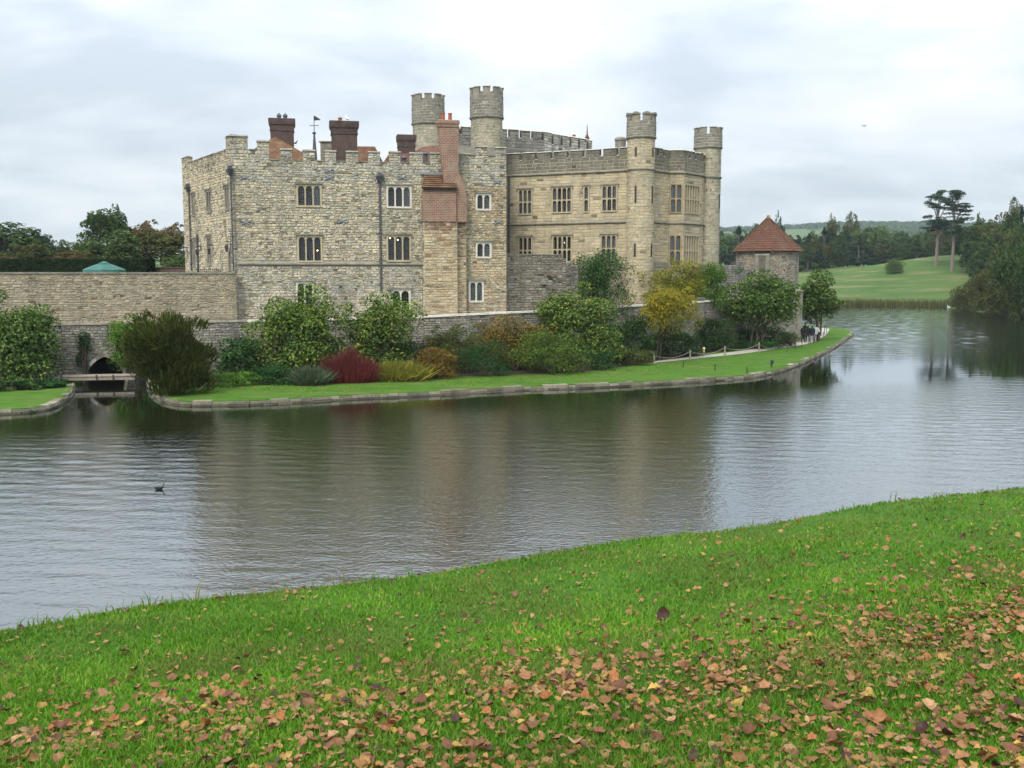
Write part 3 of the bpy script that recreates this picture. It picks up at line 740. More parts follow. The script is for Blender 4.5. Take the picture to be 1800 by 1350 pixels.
# ================================================================== REAR BLOCK with two round towers
RA = atY(745, 240, 96.5)[:2]; RB = atY(957, 240, 101.5)[:2]; RC = atY(1041, 240, 108)[:2]
rear = thing('castle_block', ((RA[0] + RB[0]) / 2, 102, 8), 'grey battlemented main castle block with two round towers rising behind the keep', 'castle')
def battled(root, A, B, vc_px, vt_px, wpx, gpx, z0, pal, phase=0.0, cap='coping', mort='mortar_dark', n=0, hr=(0.22, 0.34), wr=(0.35, 0.8), extra=None, closed=True):
    F = Face(A, B)
    v_c, v_t = F.uv(vc_px[0], vc_px[1])[1], F.uv(vt_px[0], vt_px[1])[1]
    u = phase; mer = []
    while u < F.len - 0.2:
        mer.append((u, min(u + wpx, F.len - 0.01))); u += wpx + gpx
    w_ = backing(F, [(0, F.len, z0, v_c)]).build('wall', MT[mort], root)
    crenels(F, root, mer, v_c, v_t, 0.5, cap, wallmat=mort)
    emit_stones(lay(F, [(0, F.len, z0, v_c)] + [(a, b, v_c, v_t) for a, b in mer], hr, wr, 0.03, 0.012, pal=pal), w_, n)
    return F
battled(rear, RA, RB, (900, 243), (900, 229), 0.95, 0.3, 14.0, 'towergrey', 0.15)
battled(rear, RB, RC, (990, 258), (990, 239), 1.2, 0.34, 14.0, 'keepgrey', 0.0)
m = MB(); poly_prism(m, [RA, RB, RC, (RC[0] - 4, 120), (RA[0] - 3, 116)], 4.0, 19.0); m.build('rear_wall', MT['mortar_dark'], rear)
def round_tower(root, x, ytop, ystr, Y, wpx, zb, nm=7, name='round_tower', pal_lo='tower', pal_hi='towergrey', capround=False, str2=None, slits=(), nst=0, mh=0.5, caph=0.06, gap=0.35):
    c = atY(x, ytop, Y); r = wpx / 2 / FPX * Y; zt = c[2]; zs = atY(x, ystr, Y)[2]
    cc_ = (c[0], c[1] + r)
    D1, D2 = Drum(cc_, r * 0.94), Drum(cc_, r)
    m = MB()
    m.lathe(cc_, [(zb, r * 0.94), (zs, r * 0.94), (zs, r), (zt - mh, r)], 28)
    body = m.build(name, MT['mortar'], root)
    ring = MB(); ring.lathe(cc_, [(zs - 0.1, r * 0.94), (zs - 0.06, r * 1.03), (zs + 0.05, r * 1.06), (zs + 0.12, r * 1.005)], 28, cap=False); ring.build('string_course', MT['cutgrey'], body)
    if str2:
        z2 = atY(x, str2, Y)[2]; ring = MB(); ring.lathe(cc_, [(z2 - 0.1, r * 0.94), (z2 - 0.05, r * 1.02), (z2 + 0.05, r * 1.04), (z2 + 0.1, r * 0.94)], 28, cap=False); ring.build('string_course', MT['cutgrey'], body)
    for (sx, y0, y1) in slits:
        uu = (sx) * r; a, b = atY(x, y1, Y)[2], atY(x, y0, Y)[2]
        q = MB(); q.box(D1, uu - 0.07, uu + 0.07, a, b, -0.1, 0.045); q.build('slit_window', MT['iron'], body)
        D1.stone_holes.append((uu - 0.1, uu + 0.1, a, b))
    hl = D1.len * 0.3
    st = lay(D1, [(-hl, hl, max(zb, 3.8), zs - 0.1)], (0.2, 0.32), (0.3, 0.65), 0.025, 0.01, pal=pal_lo)
    hl = D2.len * 0.5; mer = []; per = D2.len / nm
    for i in range(nm): mer.append((-hl + per * i + gap * per / 2, -hl + per * (i + 1) - gap * per / 2))
    st += lay(D2, [(-hl, hl, zs + 0.12, zt - mh)], (0.2, 0.32), (0.3, 0.6), 0.025, 0.01, pal=pal_hi)
    for a, b in mer:
        m = MB(); k = 5
        for i in range(k):
            p, q_ = a + (b - a) * i / k, a + (b - a) * (i + 1) / k
            m.box(D2, p, q_, zt - mh, zt, -0.3, 0.001)
            bul = 0.16 * math.sin(math.pi * (i + 0.5) / k) if capround else 0
            m.box(D2, p - (0.05 if i == 0 else 0), q_ + (0.05 if i == k - 1 else 0), zt + 0.001, zt + caph + bul, -0.36, 0.08, mi=1)
        m.build('merlon', [MT['cutgrey'], MT['cutgrey' if capround else 'coping']], body)
    emit_stones(st, body, nst)
    return body, cc_, r
round_tower(rear, 750, 164, 215, 95, 57, 10, nm=9, gap=0.36, mh=0.6)
round_tower(rear, 854.5, 151.5, 204, 90, 58, 10, nm=9, gap=0.36, mh=0.65)
c = atY(1032, 245, 111); zt = atY(1032, 228, 111)[2]; m = MB(); m.lathe(c, [(c[2] - 1, 0.28), (c[2] + 0.2, 0.25), (zt - 0.5, 0.08), (zt + 0.6, 0.02)], 8); m.build('spirelet', MT['tile'], rear)
for x, y in ((1009, 237), (960, 233)):
    c = atY(x, y, 112); m = MB(); m.lathe(c, [(c[2] - 2, 0.2), (c[2] - 0.1, 0.17), (c[2], 0.2)], 10); m.build('chimney_pot', MT['pot'], rear)
c = atY(812, 228, 104); m = MB(); m.sqloft(c, [(c[2] - 4, 0.7), (c[2] - 0.4, 0.7), (c[2] - 0.2, 0.85), (c[2], 0.85)]); m.build('chimney', MT['brickdark'], rear)
# infill between keep and rear block seen beside the towers
m = MB(); a = atY(802, 262, 88); m.box(ID, a[0], -0.9, 10, atY(810, 258, 88)[2], 88, 89); m.build('linking_wall', MT['cutgrey'], rear)

# ================================================================== RANGE (ashlar wing)
QA = atY(880, 400, 93.9)[:2]; QB = atY(1132, 400, 88.0)[:2]; QC = atY(1258, 400, 96.0)[:2]
rng_ = thing('castle_range', ((QA[0] + QB[0]) / 2, 91, 8), 'honey-coloured ashlar castle wing with mullioned windows, bay window and round corner turrets', 'castle')
fr_ = Face(QA, QB); fq = Face(QB, QC)
vstr = fr_.uv(1000, 305)[1]; vcap = fr_.uv(1000, 266)[1]; vcren = fr_.uv(1000, 278.5)[1]; vmid = fr_.uv(1000, 393)[1]; vlow = 4.0
WR = lambda rect, n, **k: window(fr_, rng_, rect, n, frame='cutgrey' if k.pop('g', 0) else 'cut', sur=0.12, mull=0.11, **k)
WR((912.4, 334.5, 934, 375.5), 3, rows=2, curtain=2); WR((972, 330.5, 1003.5, 372.5), 4, rows=2, curtain=1); WR((1027.6, 329, 1033.6, 371.5), 1, rows=2, curtain=2); WR((1059.5, 327.5, 1083, 370), 3, rows=2, curtain=1)
WR((912.4, 418, 934, 462), 3, rows=2, lamp=[(0.85, 0.75)]); WR((973, 416, 1003.5, 461), 4, rows=2, lamp=[(0.4, 0.78), (0.6, 0.78)]); WR((1058, 414.5, 1082, 458), 3, rows=2, curtain=2)
ur_ = lambda x: fr_.uv(x, 280)[0]
slots = [916, 943, 970.6, 999.5, 1027, 1057, 1086.7]
ed = [890] + slots + [1112]; mer = []
for i in range(len(ed) - 1): mer.append((ur_(ed[i]) + (0.17 if i else 0), ur_(ed[i + 1]) - (0.17 if i < len(ed) - 2 else 0)))
rects = [(0, fr_.len, vlow, vcren)]
wq = backing(fr_, rects).build('wall', MT['mortar'], rng_)
crenels(fr_, rng_, mer, vcren, vcap, 0.45, 'coping', wallmat='mortar_dark', caph=0.07)
def rp(u, v): return 'parapet' if v > vstr else ('brownwall' if v < 8.0 else 'ashlar')
fr_.stone_holes += [(0, fr_.len, vstr - 0.08, vstr + 0.1), (0, fr_.len, vmid - 0.08, vmid + 0.1)]
emit_stones(lay(fr_, rects + [(a, b, vcren, vcap) for a, b in mer], (0.22, 0.34), (0.35, 0.95), 0.02, 0.006, 0.008, palfn=rp, split=0.06), wq, 300)
def strip(F, a, b, v, mat='cutgrey', root=rng_, pr=0.16):
    m = MB(); m.hexa([F(a, v - 0.09, 0), F(b, v - 0.09, 0), F(b, v + 0.11, 0), F(a, v + 0.11, 0), F(a, v - 0.02, pr), F(b, v - 0.02, pr), F(b, v + 0.06, pr), F(a, v + 0.06, pr)]); m.build('string_course', MT[mat], root)
strip(fr_, 0, fr_.len - 1.1, vstr); strip(fr_, 0, fr_.len - 1.1, vmid)
pipe(fr_, 895.5, 312, 447, hop=False, r=0.1, root=rng_)
c = atY(1091, 241, 92); m = MB(); hw = 9.5 / FPX * 92
m.lathe(c, [(15, hw), (c[2] - 0.35, hw), (c[2] - 0.33, hw * 1.12), (c[2] - 0.15, hw * 1.1), (c[2], hw * 0.7)], 12); m.build('stone_chimney', MT['cutgrey'], rng_)
# side front with canted bay
tb0, tb1 = 2.1, 7.2
bn = lambda t, w_: fq(t, 0, w_)[:2]
P0 = QB; Pa = fq.uv(1176.5, 350)[0]; Pd = fq.uv(1231, 350)[0]
pa = bn(Pa, 0); pb = (pa[0] + 1.28, pa[1] - 0.05); 
sb = 3.25; pc = (pb[0] + fq.d[0] * sb, pb[1] + fq.d[1] * sb); pd_ = bn(min(Pd + 0.9, fq.len - 1.2), 0)
pc = atY(1230, 400, pc[1])[:2]
segs = [(QB, pa), (pa, pb), (pb, pc), (pc, pd_), (pd_, QC)]
for i, (a, b) in enumerate(segs):
    F = Face(a, b); 
    def wv_(x, y): return F.uv(x, y)
    L_ = F.len
    zu0, zu1 = fr_.uv(1085, 371)[1], fr_.uv(1085, 322)[1]; zl0, zl1 = fr_.uv(1085, 466)[1], fr_.uv(1085, 413)[1]
    if i == 1:
        for z0_, z1_, k in ((zu0, zu1, 2), (zl0, zl1, 2)): window(F, rng_, None, 2, rows=2, frame='cutorange', hood=False, sur=0.1, mull=0.12, curtain=k, uvrect=(0.14, L_ - 0.22, z0_, z1_))
    if i == 2:
        for z0_, z1_ in ((zu0, zu1), (zl0, zl1)): window(F, rng_, None, 6, rows=2, frame='cut', hood=False, sur=0.1, mull=0.14, arch=0.4, uvrect=(0.2, L_ - 0.25, z0_, z1_))
    rects = [(0, L_, vlow, vcren)]
    F.stone_holes += [(0, L_, vstr - 0.08, vstr + 0.1), (0, L_, vmid - 0.08, vmid + 0.1)]
    ww = backing(F, rects).build('wall', MT['mortar'], rng_)
    nm_ = max(1, int(round(L_ / 0.95))); per = L_ / nm_
    mer = [(per * k + (0.12 if k else 0.02), per * (k + 1) - (0.12 if k < nm_ - 1 else 0.02)) for k in range(nm_)]
    crenels(F, rng_, mer, vcren, vcap, 0.4, 'coping', wallmat='mortar_dark', caph=0.07, capw=0.03)
    def rp2(u, v): return 'parapet' if v > vstr else ('brownwall' if v < 8.0 else ('warm' if i in (0, 4) and R.random() < 0.5 else 'ashlar'))
    emit_stones(lay(F, rects + [(a_, b_, vcren, vcap) for a_, b_ in mer], (0.22, 0.34), (0.35, 0.9), 0.02, 0.006, 0.008, palfn=rp2, split=0.06), ww, 0)
    strip(F, 0, L_, vstr); strip(F, 0, L_, vmid)
F = Face(pd_, QC); pipe(F, 1244, 268, 470, hop=False, r=0.1, root=rng_)
m = MB(); poly_prism(m, [(QA[0], QA[1] + .6), (QB[0], QB[1] + 1.2), (QC[0] - 0.9, QC[1] + .3), (QC[0] - 6, QC[1] + 8), (QA[0] + 2, QA[1] + 14)], vlow, vcren - 0.8)
m.f = m.f[2:]; m.c = m.c[2:]; m.m = m.m[2:]
m.build('roof_deck', MT['lead'], rng_)
tb, tcc, tr_ = round_tower(rng_, 1131, 200, 240, 86.2, 51, 3.6, nm=8, name='corner_turret', pal_lo='ashlar', pal_hi='towergrey', capround=True, str2=297, slits=((-0.33, 326, 356), (0.95, 326, 356), (-0.33, 428, 451), (0.95, 428, 451), (-0.35, 258, 274), (0.95, 258, 274)), gap=0.3, mh=0.5)
round_tower(rng_, 1250, 223, 258, 94.0, 48.5, 3.6, nm=8, name='corner_turret', pal_lo='tower', pal_hi='towergrey', str2=311, slits=((1.15, 340, 366),), gap=0.34, mh=0.6)
# ================================================================== RETAINING WALL, TERRACES
RW = [(-190, 64.0, 575), (0, 64.7, 572), (107, 65.5, 569.7), (140, 65.7, 569), (235, 66.3, 567.3), (330, 67.0, 565.5), (435, 67.8, 563.6), (590, 68.7, 560.5), (745, 70.0, 556), (820, 70.9, 552.5), (890, 72.4, 549), (945, 74.6, 547), (1000, 76.5, 544.8), (1050, 78.8, 541.5), (1100, 81.5, 538), (1150, 84.3, 535), (1202, 87.5, 532.5), (1260, 92, 527.5), (1330, 97, 521), (1404, 102, 515)]
rw = thing('retaining_wall', (0, 75, 0), 'long dark flint retaining wall with pale coping along the garden, pierced by a pointed arch', 'wall')
rpts = [atY(x, y, Y) for x, Y, y in RW]
allst = []; rwb = MB(); arcF = None
for i in range(len(RW) - 1):
    a, b = rpts[i], rpts[i + 1]; F = Face(a[:2], b[:2]); zt = min(a[2], b[2]) - 0.02
    if RW[i][0] == 140:
        arcF = F; ul_, _ = F.uv(151, 660); ur2, _ = F.uv(220, 660); vap = F.uv(186, 627)[1]; vsp = F.uv(186, 672)[1]
        F.holes.append((ul_, ur2, -0.6, vap + 0.02))
        um = (ul_ + ur2) / 2; hwid = (ur2 - ul_) / 2
        def skip(u, v):
            if abs(u - um) > hwid + 0.25: return False
            p = arch_pts(ul_ - 0.22, ur2 + 0.22, vsp, vap + 0.22, 16, True)
            t = min(15, max(0, int((u - ul_ + 0.22) / (ur2 - ul_ + 0.44) * 16))); return v < max(p[t][1], p[t + 1][1])
    else: skip = None
    mb = backing(F, [(0, F.len, -0.6, zt)]); rwb.v and None
    o_ = len(rwb.v); rwb.v += mb.v; rwb.f += [tuple(o_ + k for k in f) for f in mb.f]; rwb.c += mb.c; rwb.m += mb.m
    allst += lay(F, [(0, F.len, 0.0 if i < 5 else 0.35, zt)], (0.12, 0.22), (0.16, 0.42), 0.035, 0.02, 0.012, pal='flint', skipfn=skip)
rwall = rwb.build('wall', MT['mortar_dark'], rw)
emit_stones(allst, rwall, 300)
for i in range(len(RW) - 1):
    a, b = rpts[i], rpts[i + 1]; F = Face(a[:2], b[:2]); n = max(1, int(F.len / 1.1))
    for k in range(n):
        t0, t1 = k / n, (k + 1) / n; z0, z1 = a[2] + (b[2] - a[2]) * t0, a[2] + (b[2] - a[2]) * t1; m = MB(); u0, u1 = F.len * t0 + 0.006, F.len * t1 - 0.006
        j = R.uniform(-0.012, 0.012)
        m.hexa([F(u0, z0 - 0.09, -0.4), F(u1, z1 - 0.09, -0.4), F(u1, z1 - 0.09, 0.1 + j), F(u0, z0 - 0.09, 0.1 + j), F(u0, z0 + 0.05, -0.4), F(u1, z1 + 0.05, -0.4), F(u1, z1 + 0.03, 0.07 + j), F(u0, z0 + 0.03, 0.07 + j)])
        m.build('coping_stone', MT['coping'] if RW[i][0] > 420 else MT['cutgrey'], rw)
# arch head, voussoirs, tunnel
m = MB(); spandrel(m, arcF, ul_, ur2, vsp, vap, vap + 0.02, -0.6, 0.0, True, 14); m.build('arch_head', MT['mortar_dark'], rw)
p = arch_pts(ul_, ur2, vsp, vap, 14, True); p2 = arch_pts(ul_ - 0.2, ur2 + 0.2, vsp, vap + 0.24, 14, True)
p = [(ul_, 0.0), (ul_, vsp * 0.5)] + p + [(ur2, vsp * 0.5), (ur2, 0.0)]; p2 = [(ul_ - 0.2, 0.0), (ul_ - 0.2, vsp * 0.5)] + p2 + [(ur2 + 0.2, vsp * 0.5), (ur2 + 0.2, 0.0)]
for k in range(len(p) - 1):
    m = MB(); m.hexa([arcF(*p[k], -0.3), arcF(*p[k + 1], -0.3), arcF(*p2[k + 1], -0.3), arcF(*p2[k], -0.3), arcF(*p[k], 0.06), arcF(*p[k + 1], 0.06), arcF(*p2[k + 1], 0.05), arcF(*p2[k], 0.05)], R.choice(PAL['flint'])); m.build('voussoir', MT['stone'], rw)
m = MB()
for s_ in (ul_ - 0.01, ur2 + 0.01): m.quad([arcF(s_, -0.6, -0.02), arcF(s_, -0.6, -7), arcF(s_, vap + .1, -7), arcF(s_, vap + .1, -0.02)])
m.quad([arcF(ul_, vap + .03, -0.02), arcF(ur2, vap + .03, -0.02), arcF(ur2, vap + .03, -7), arcF(ul_, vap + .03, -7)]); m.quad([arcF(ul_, -0.6, -7), arcF(ur2, -0.6, -7), arcF(ur2, vap, -7), arcF(ul_, vap, -7)])
m.build('tunnel', MT['mortar_dark'], rw)
# end pier of the wall
c = rpts[-1]; m = MB(); m.sqloft((c[0] - .1, c[1] + .2), [(0.2, 0.4), (c[2] + 0.1, 0.4), (c[2] + 0.12, 0.46), (c[2] + 0.25, 0.46), (c[2] + 0.35, 0.2)], 0.6); m.build('end_pier', MT['cutgrey'], rw)
m = MB(); a = rpts[-1]; m.box(Face((a[0], a[1]), (a[0] - 6, a[1] + 22)), 0, 22, -0.5, a[2], 0.0, 0.4); m.build('return_wall', MT['cutgrey'], rw)
c = atY(1228, 526, 90.2); m = MB(); m.sqloft(c, [(0.3, 0.35), (c[2] - 0.02, 0.35), (c[2], 0.42), (c[2] + 0.14, 0.42)], 0.5); m.build('pier', MT['cutgrey'], rw)

tw = thing('terrace_wall', (-28, 66, 3.9), 'pale coursed stone terrace wall running from the keep to the picture edge', 'wall')
TA = atY(-190, 480, 64.35); TB = atY(414, 478.6, 68.25); F = Face(TA[:2], TB[:2]); z0, z1 = 3.75, 7.2
wo = backing(F, [(0, F.len, z0, z1)]).build('wall', MT['mortar'], tw)
emit_stones(lay(F, [(0, F.len, z0 + 0.1, z1 - 0.06)], (0.13, 0.22), (0.15, 0.45), 0.04, 0.024, 0.012, pal='terrace'), wo, 300)
n = 34
for k in range(n):
    m = MB(); m.box(F, F.len * k / n + 0.006, F.len * (k + 1) / n - 0.006, z1 - 0.06, z1 + 0.05 + R.uniform(-.008, .008), -0.45, 0.09); m.build('coping_stone', MT['cutgrey'], tw)
m = MB(); m.box(F, 0, F.len, z0, z1 - 0.061, -0.4, -0.01); m.build('core', MT['mortar'], tw)

sw = thing('screen_wall', (2, 75, 4), 'brown ruined screen wall with a broken end joining the keep to the range', 'wall')
SA = atY(887, 500, 73.5)[:2]; SB = atY(1016, 500, 77.3)[:2]; F = Face(SA, SB); uu = lambda x: F.uv(x, 450)[0]
zt = F.uv(940, 447.5)[1]
rects = [(0, uu(988), 3.9, zt), (uu(988), uu(995), 3.9, zt - 0.25), (uu(995), uu(1003), 3.9, F.uv(1000, 459)[1]), (uu(1003), F.len, 3.9, F.uv(1000, 466)[1])]
m = MB()
for r in rects: m.box(F, r[0], r[1] - 0.002, r[2], r[3] - 0.03, -0.6, 0)
wo = m.build('wall', MT['mortar_dark'], sw)
emit_stones(lay(F, rects, (0.13, 0.24), (0.2, 0.55), 0.035, 0.02, 0.011, palfn=lambda u, v: 'flint' if R.random() < 0.35 else 'brownwall'), wo, 300)
for k in range(5):
    m = MB(); L_ = uu(988); m.box(F, L_ * k / 5 + 0.01, L_ * (k + 1) / 5 - 0.01, zt - 0.03, zt + 0.05, -0.62, 0.06); m.build('coping_stone', MT['cutgrey'], sw)
c0 = F.uv(966, 505); m = MB()
for k in range(9):
    a = c0[0] + R.uniform(-0.7, 0.5); v = c0[1] + R.uniform(-0.9, 0.9); m.box(F, a, a + R.uniform(0.2, 0.4), v, v + R.uniform(0.12, 0.25), 0.0, R.uniform(0.1, 0.28), R.choice(PAL['brownwall']))
m.build('corbel_stub', MT['stone'], sw)

# ruined wall by the round tower
ru = thing('ruined_wall', (22, 101, 4), 'low grey ruined wall between the range and the tile-roofed tower', 'wall')
A_ = atY(1262, 480, 99)[:2]; B_ = atY(1318, 480, 106)[:2]; F = Face(A_, B_); zt = F.uv(1280, 466)[1]
rects = [(0, F.len * .55, 4, zt), (F.len * .55, F.len * .8, 4, zt + 0.45), (F.len * .8, F.len, 4, zt - 0.3)]
m = MB()
for r in rects: m.box(F, r[0], r[1] - 0.002, r[2], r[3] - 0.03, -0.6, 0)
wo = m.build('wall', MT['mortar_dark'], ru)
emit_stones(lay(F, rects, (0.2, 0.3), (0.25, 0.6), 0.035, 0.02, 0.011, pal='flint'), wo, 60)

# round tower with a tiled roof
rt = thing('round_tower', (atY(1349, 437, 110)[0], 112, 4), 'squat round flint tower with a steep red tiled roof', 'tower')
cx, cy = atY(1349, 437, 113.4)[:2]; rr = 53 / FPX * 113.4; ze = atY(1349, 439, 110)[2]; zap = atY(1352, 381, 113.4)[2]
D = Drum((cx, cy), rr); m = MB(); m.lathe((cx, cy), [(2, rr), (ze, rr)], 32, cap=False); wo = m.build('wall', MT['mortar_dark'], rt)
hl = D.len * 0.3
ud = -0.38 * rr; D.stone_holes.append((ud - 0.05, ud + 1.6, 4, ze - 0.35))
emit_stones(lay(D, [(-hl, hl, 5.5, ze - 0.1)], (0.15, 0.25), (0.2, 0.45), 0.035, 0.02, 0.012, palfn=lambda u, v: 'flint' if R.random() < .6 else 'terrace'), wo, 150)
m = MB(); m.box(D, ud, ud + 1.55, 5.5, ze - 0.62, -0.2, 0.05); m.build('blocked_door', MT['cutgrey'], rt)
m = MB(); m.box(D, ud, ud + 1.55, ze - 0.6, ze - 0.42, -0.1, 0.09); m.build('lintel', MT['coping'], rt)
nseg = 10; ncr = 15; m = MB()
for k in range(ncr):
    t0, t1 = k / ncr, (k + 1) / ncr
    r0 = (rr + 0.42) * (1 - t0) ** 1.04 + 0.05; r1 = (rr + 0.42) * (1 - t1) ** 1.04 + 0.05
    z0_ = ze - 0.12 + (zap - ze) * t0 ** 0.97; z1_ = ze - 0.12 + (zap - ze) * t1 ** 0.97
    m.lathe((cx, cy), [(z0_ - 0.01, r0 - 0.02), (z0_, r0 + 0.05), (z0_ + 0.05, r0 + 0.04), (z1_, r1)], nseg, 0.25, cap=(k == 0))
rfo = m.build('roof', MT['tile'], rt)
for s_ in range(nseg):
    a = 0.25 + 2 * math.pi * s_ / nseg; m = MB()
    m.tube([(cx + math.cos(a) * (rr + 0.47), cy + math.sin(a) * (rr + 0.47), ze - 0.08), (cx + math.cos(a) * 0.08, cy + math.sin(a) * 0.08, zap - 0.05)], [0.09, 0.06], 6); m.build('hip_tile', MT['tile'], rfo)
m = MB(); m.lathe((cx, cy), [(zap - 0.25, 0.22), (zap + 0.05, 0.2), (zap + 0.1, 0.26), (zap + 0.22, 0.1)], 8); m.build('finial', MT['cutorange'], rfo)
m = MB(); m.lathe((cx, cy), [(ze - 0.2, rr), (ze - 0.12, rr + 0.4)], 32, cap=False); m.build('eaves', MT['darkwood'], rt)

# ================================================================== GROUND, WATER, FAR LAND
def m_grass(name, a, b, c, straw=None, scale=0.5):
    k = NT(name); v = k.co('World')
    f = k.noise(v, scale, 5, 0.6); col = k.ramp(f, [(0.3, a), (0.5, b), (0.7, c)])
    g = k.ramp(k.noise(v, 14, 4, 0.7), [(0.25, (0.7, 0.72, 0.7)), (0.75, (1.25, 1.22, 1.2))]); col = k.mix(1, col, g, 'MULTIPLY')
    if straw:
        vs2 = k.co('World', straw[1]); f2 = k.ramp(k.noise(vs2, straw[2], 4, 0.6, 0.6), [(straw[3], (0, 0, 0)), (straw[3] + 0.12, (1, 1, 1))]); col = k.mix(k.math('MULTIPLY', f2, straw[4]), col, straw[0])
    k.bump(k.noise(v, 30, 4, 0.7), 0.6, 0.03)
    return k.fin(col, 0.95, 0.1)
MT['lawn'] = m_grass('mown_lawn', (0.042, 0.105, 0.012), (0.056, 0.135, 0.014), (0.075, 0.15, 0.02), ((0.13, 0.135, 0.045), (0.25, 0.9, 1), 1.0, 0.54, 0.6), 0.8)
MT['bank'] = m_grass('bank_turf', (0.035, 0.09, 0.012), (0.05, 0.13, 0.015), (0.07, 0.15, 0.02), None, 1.3)
MT['field'] = m_grass('rough_field', (0.042, 0.088, 0.02), (0.062, 0.115, 0.028), (0.085, 0.125, 0.034), ((0.19, 0.165, 0.085), (0.035, 0.09, 1), 1.0, 0.52, 0.6), 0.06)
MT['terraceground'] = m_plain('terrace_gravel', (0.22, 0.2, 0.16), (0.3, 0.27, 0.22), 3, 0.3)

def sheet(name, pts, z, mat, kind='structure', skirt=0.0):
    m = MB(); m.quad([(p[0], p[1], z) for p in pts])
    if skirt:
        for i in range(len(pts)):
            a, b = pts[i], pts[(i + 1) % len(pts)]; m.quad([(a[0], a[1], z), (a[0], a[1], z - skirt), (b[0], b[1], z - skirt), (b[0], b[1], z)])
    o = m.build(name, MT[mat]); o['kind'] = kind; return o
LZ = 0.27
def smooth_line(pts, per=4):
    res = []
    P = [pts[0]] + list(pts) + [pts[-1]]
    for i in range(1, len(P) - 2):
        for k in range(per):
            t = k / per; p0, p1, p2, p3 = P[i - 1], P[i], P[i + 1], P[i + 2]
            res.append(tuple(0.5 * (2 * p1[j] + (p2[j] - p0[j]) * t + (2 * p0[j] - 5 * p1[j] + 4 * p2[j] - p3[j]) * t * t + (3 * p1[j] - p0[j] - 3 * p2[j] + p3[j]) * t ** 3) for j in range(2)))
    res.append(tuple(pts[-1])); return res
kerbR = [(262, 672), (264, 688), (275, 700), (300, 709.5), (330, 713.5), (400, 713), (471, 711), (604, 703), (760, 695.5), (900, 687), (1000, 683.5), (1100, 679), (1222, 672), (1322, 664), (1389, 648), (1455, 618), (1488, 597), (1498, 589), (1492, 583), (1470, 579.5), (1440, 578)]
kerbL = [(-200, 737), (-80, 732), (0, 728.5), (60, 725), (95, 716), (118, 702), (125, 692), (127, 676)]
kR = smooth_line([atZ(x, y, 0)[:2] for x, y in kerbR]); kL = smooth_line([atZ(x, y, 0)[:2] for x, y in kerbL])
backR = [(34, 140), (30, 103), (rpts[-1][0] - .2, rpts[-1][1] + .3)] + [(p[0], p[1] + 0.3) for p in rpts[::-1][1:-5]]
backR = [p for p in backR if p[0] > kR[0][0] + 0.2] + [(kR[0][0], 67.0)]
sheet('island_lawn', kR + [(38, 140)] + backR, LZ, 'lawn', skirt=1.2)
sheet('west_lawn', kL + [(kL[-1][0], 66.0), (-80, 66.0)], LZ, 'lawn', skirt=1.2)
kerb = bpy.data.objects.new('stone_kerb', None); COL.objects.link(kerb); kerb['kind'] = 'structure'; kerb.location = (0, 60, 0)
def lay_kerb(line, n0=0):
    d = [0]
    for a, b in zip(line[:-1], line[1:]): d.append(d[-1] + math.hypot(b[0] - a[0], b[1] - a[1]))
    def P(s_):
        s_ = max(0, min(d[-1] - 1e-6, s_)); i = max(k for k in range(len(d)) if d[k] <= s_); i = min(i, len(line) - 2)
        t = (s_ - d[i]) / max(1e-6, d[i + 1] - d[i]); return (line[i][0] + (line[i + 1][0] - line[i][0]) * t, line[i][1] + (line[i + 1][1] - line[i][1]) * t)
    for (z0, z1, wo_, wi, lr_) in ((-0.5, 0.10, 0.16, 0.3, (0.5, 1.3)), (0.09, LZ - 0.005, 0.10, 0.3, (0.4, 1.3))):
        s_ = 0
        while s_ < d[-1]:
            L_ = R.uniform(*lr_); a, b = P(s_ + 0.012), P(min(s_ + L_, d[-1]) - 0.012); s_ += L_
            if math.hypot(b[0] - a[0], b[1] - a[1]) < 0.1: continue
            F = Face(a, b); j = lambda: R.uniform(-0.045, 0.045); w1 = wo_ + j(); zt = z1 + j() * 0.8
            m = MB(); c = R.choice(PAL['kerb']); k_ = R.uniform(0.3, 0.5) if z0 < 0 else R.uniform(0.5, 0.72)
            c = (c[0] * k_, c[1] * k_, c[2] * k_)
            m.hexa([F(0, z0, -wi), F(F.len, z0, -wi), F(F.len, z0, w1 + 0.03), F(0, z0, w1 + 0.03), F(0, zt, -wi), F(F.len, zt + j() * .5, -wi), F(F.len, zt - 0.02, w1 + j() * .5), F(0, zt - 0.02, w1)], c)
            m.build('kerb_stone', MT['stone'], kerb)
lay_kerb(kR); lay_kerb(kL)
# planting bed and path lie on the lawn
bedR = [(268, 676), (300, 684), (335, 682), (375, 677), (450, 673), (575, 674), (660, 669), (750, 664), (890, 659), (1030, 653), (1080, 646), (1145, 638), (1215, 626), (1300, 613), (1375, 606), (1404, 599)]
bl = smooth_line([atZ(x, y, LZ)[:2] for x, y in bedR], 3)
sheet('planting_bed', bl + [(p[0], p[1] + 0.2) for p in rpts[::-1][:-5] if p[0] > bl[0][0]] , LZ + 0.008, 'soil')
bl2 = [atZ(x, y, LZ)[:2] for x, y in ((-200, 692), (0, 684), (60, 683), (100, 679), (122, 676))]
sheet('planting_bed', bl2 + [(p[0], p[1] + 0.2) for p in rpts[:3][::-1]], LZ + 0.008, 'soil')
pf = [(1150, 638), (1213, 631.5), (1300, 622.5), (1372, 612.5), (1425, 603), (1448, 592), (1456, 583), (1458, 578)]
pk = [(1446, 576.5), (1440, 580), (1428, 588), (1408, 597), (1372, 606.5), (1300, 617), (1213, 628), (1148, 635)]
sheet('footpath', smooth_line([atZ(x, y, LZ)[:2] for x, y in pf], 3) + smooth_line([atZ(x, y, LZ)[:2] for x, y in pk], 3), LZ + 0.014, 'gravel')
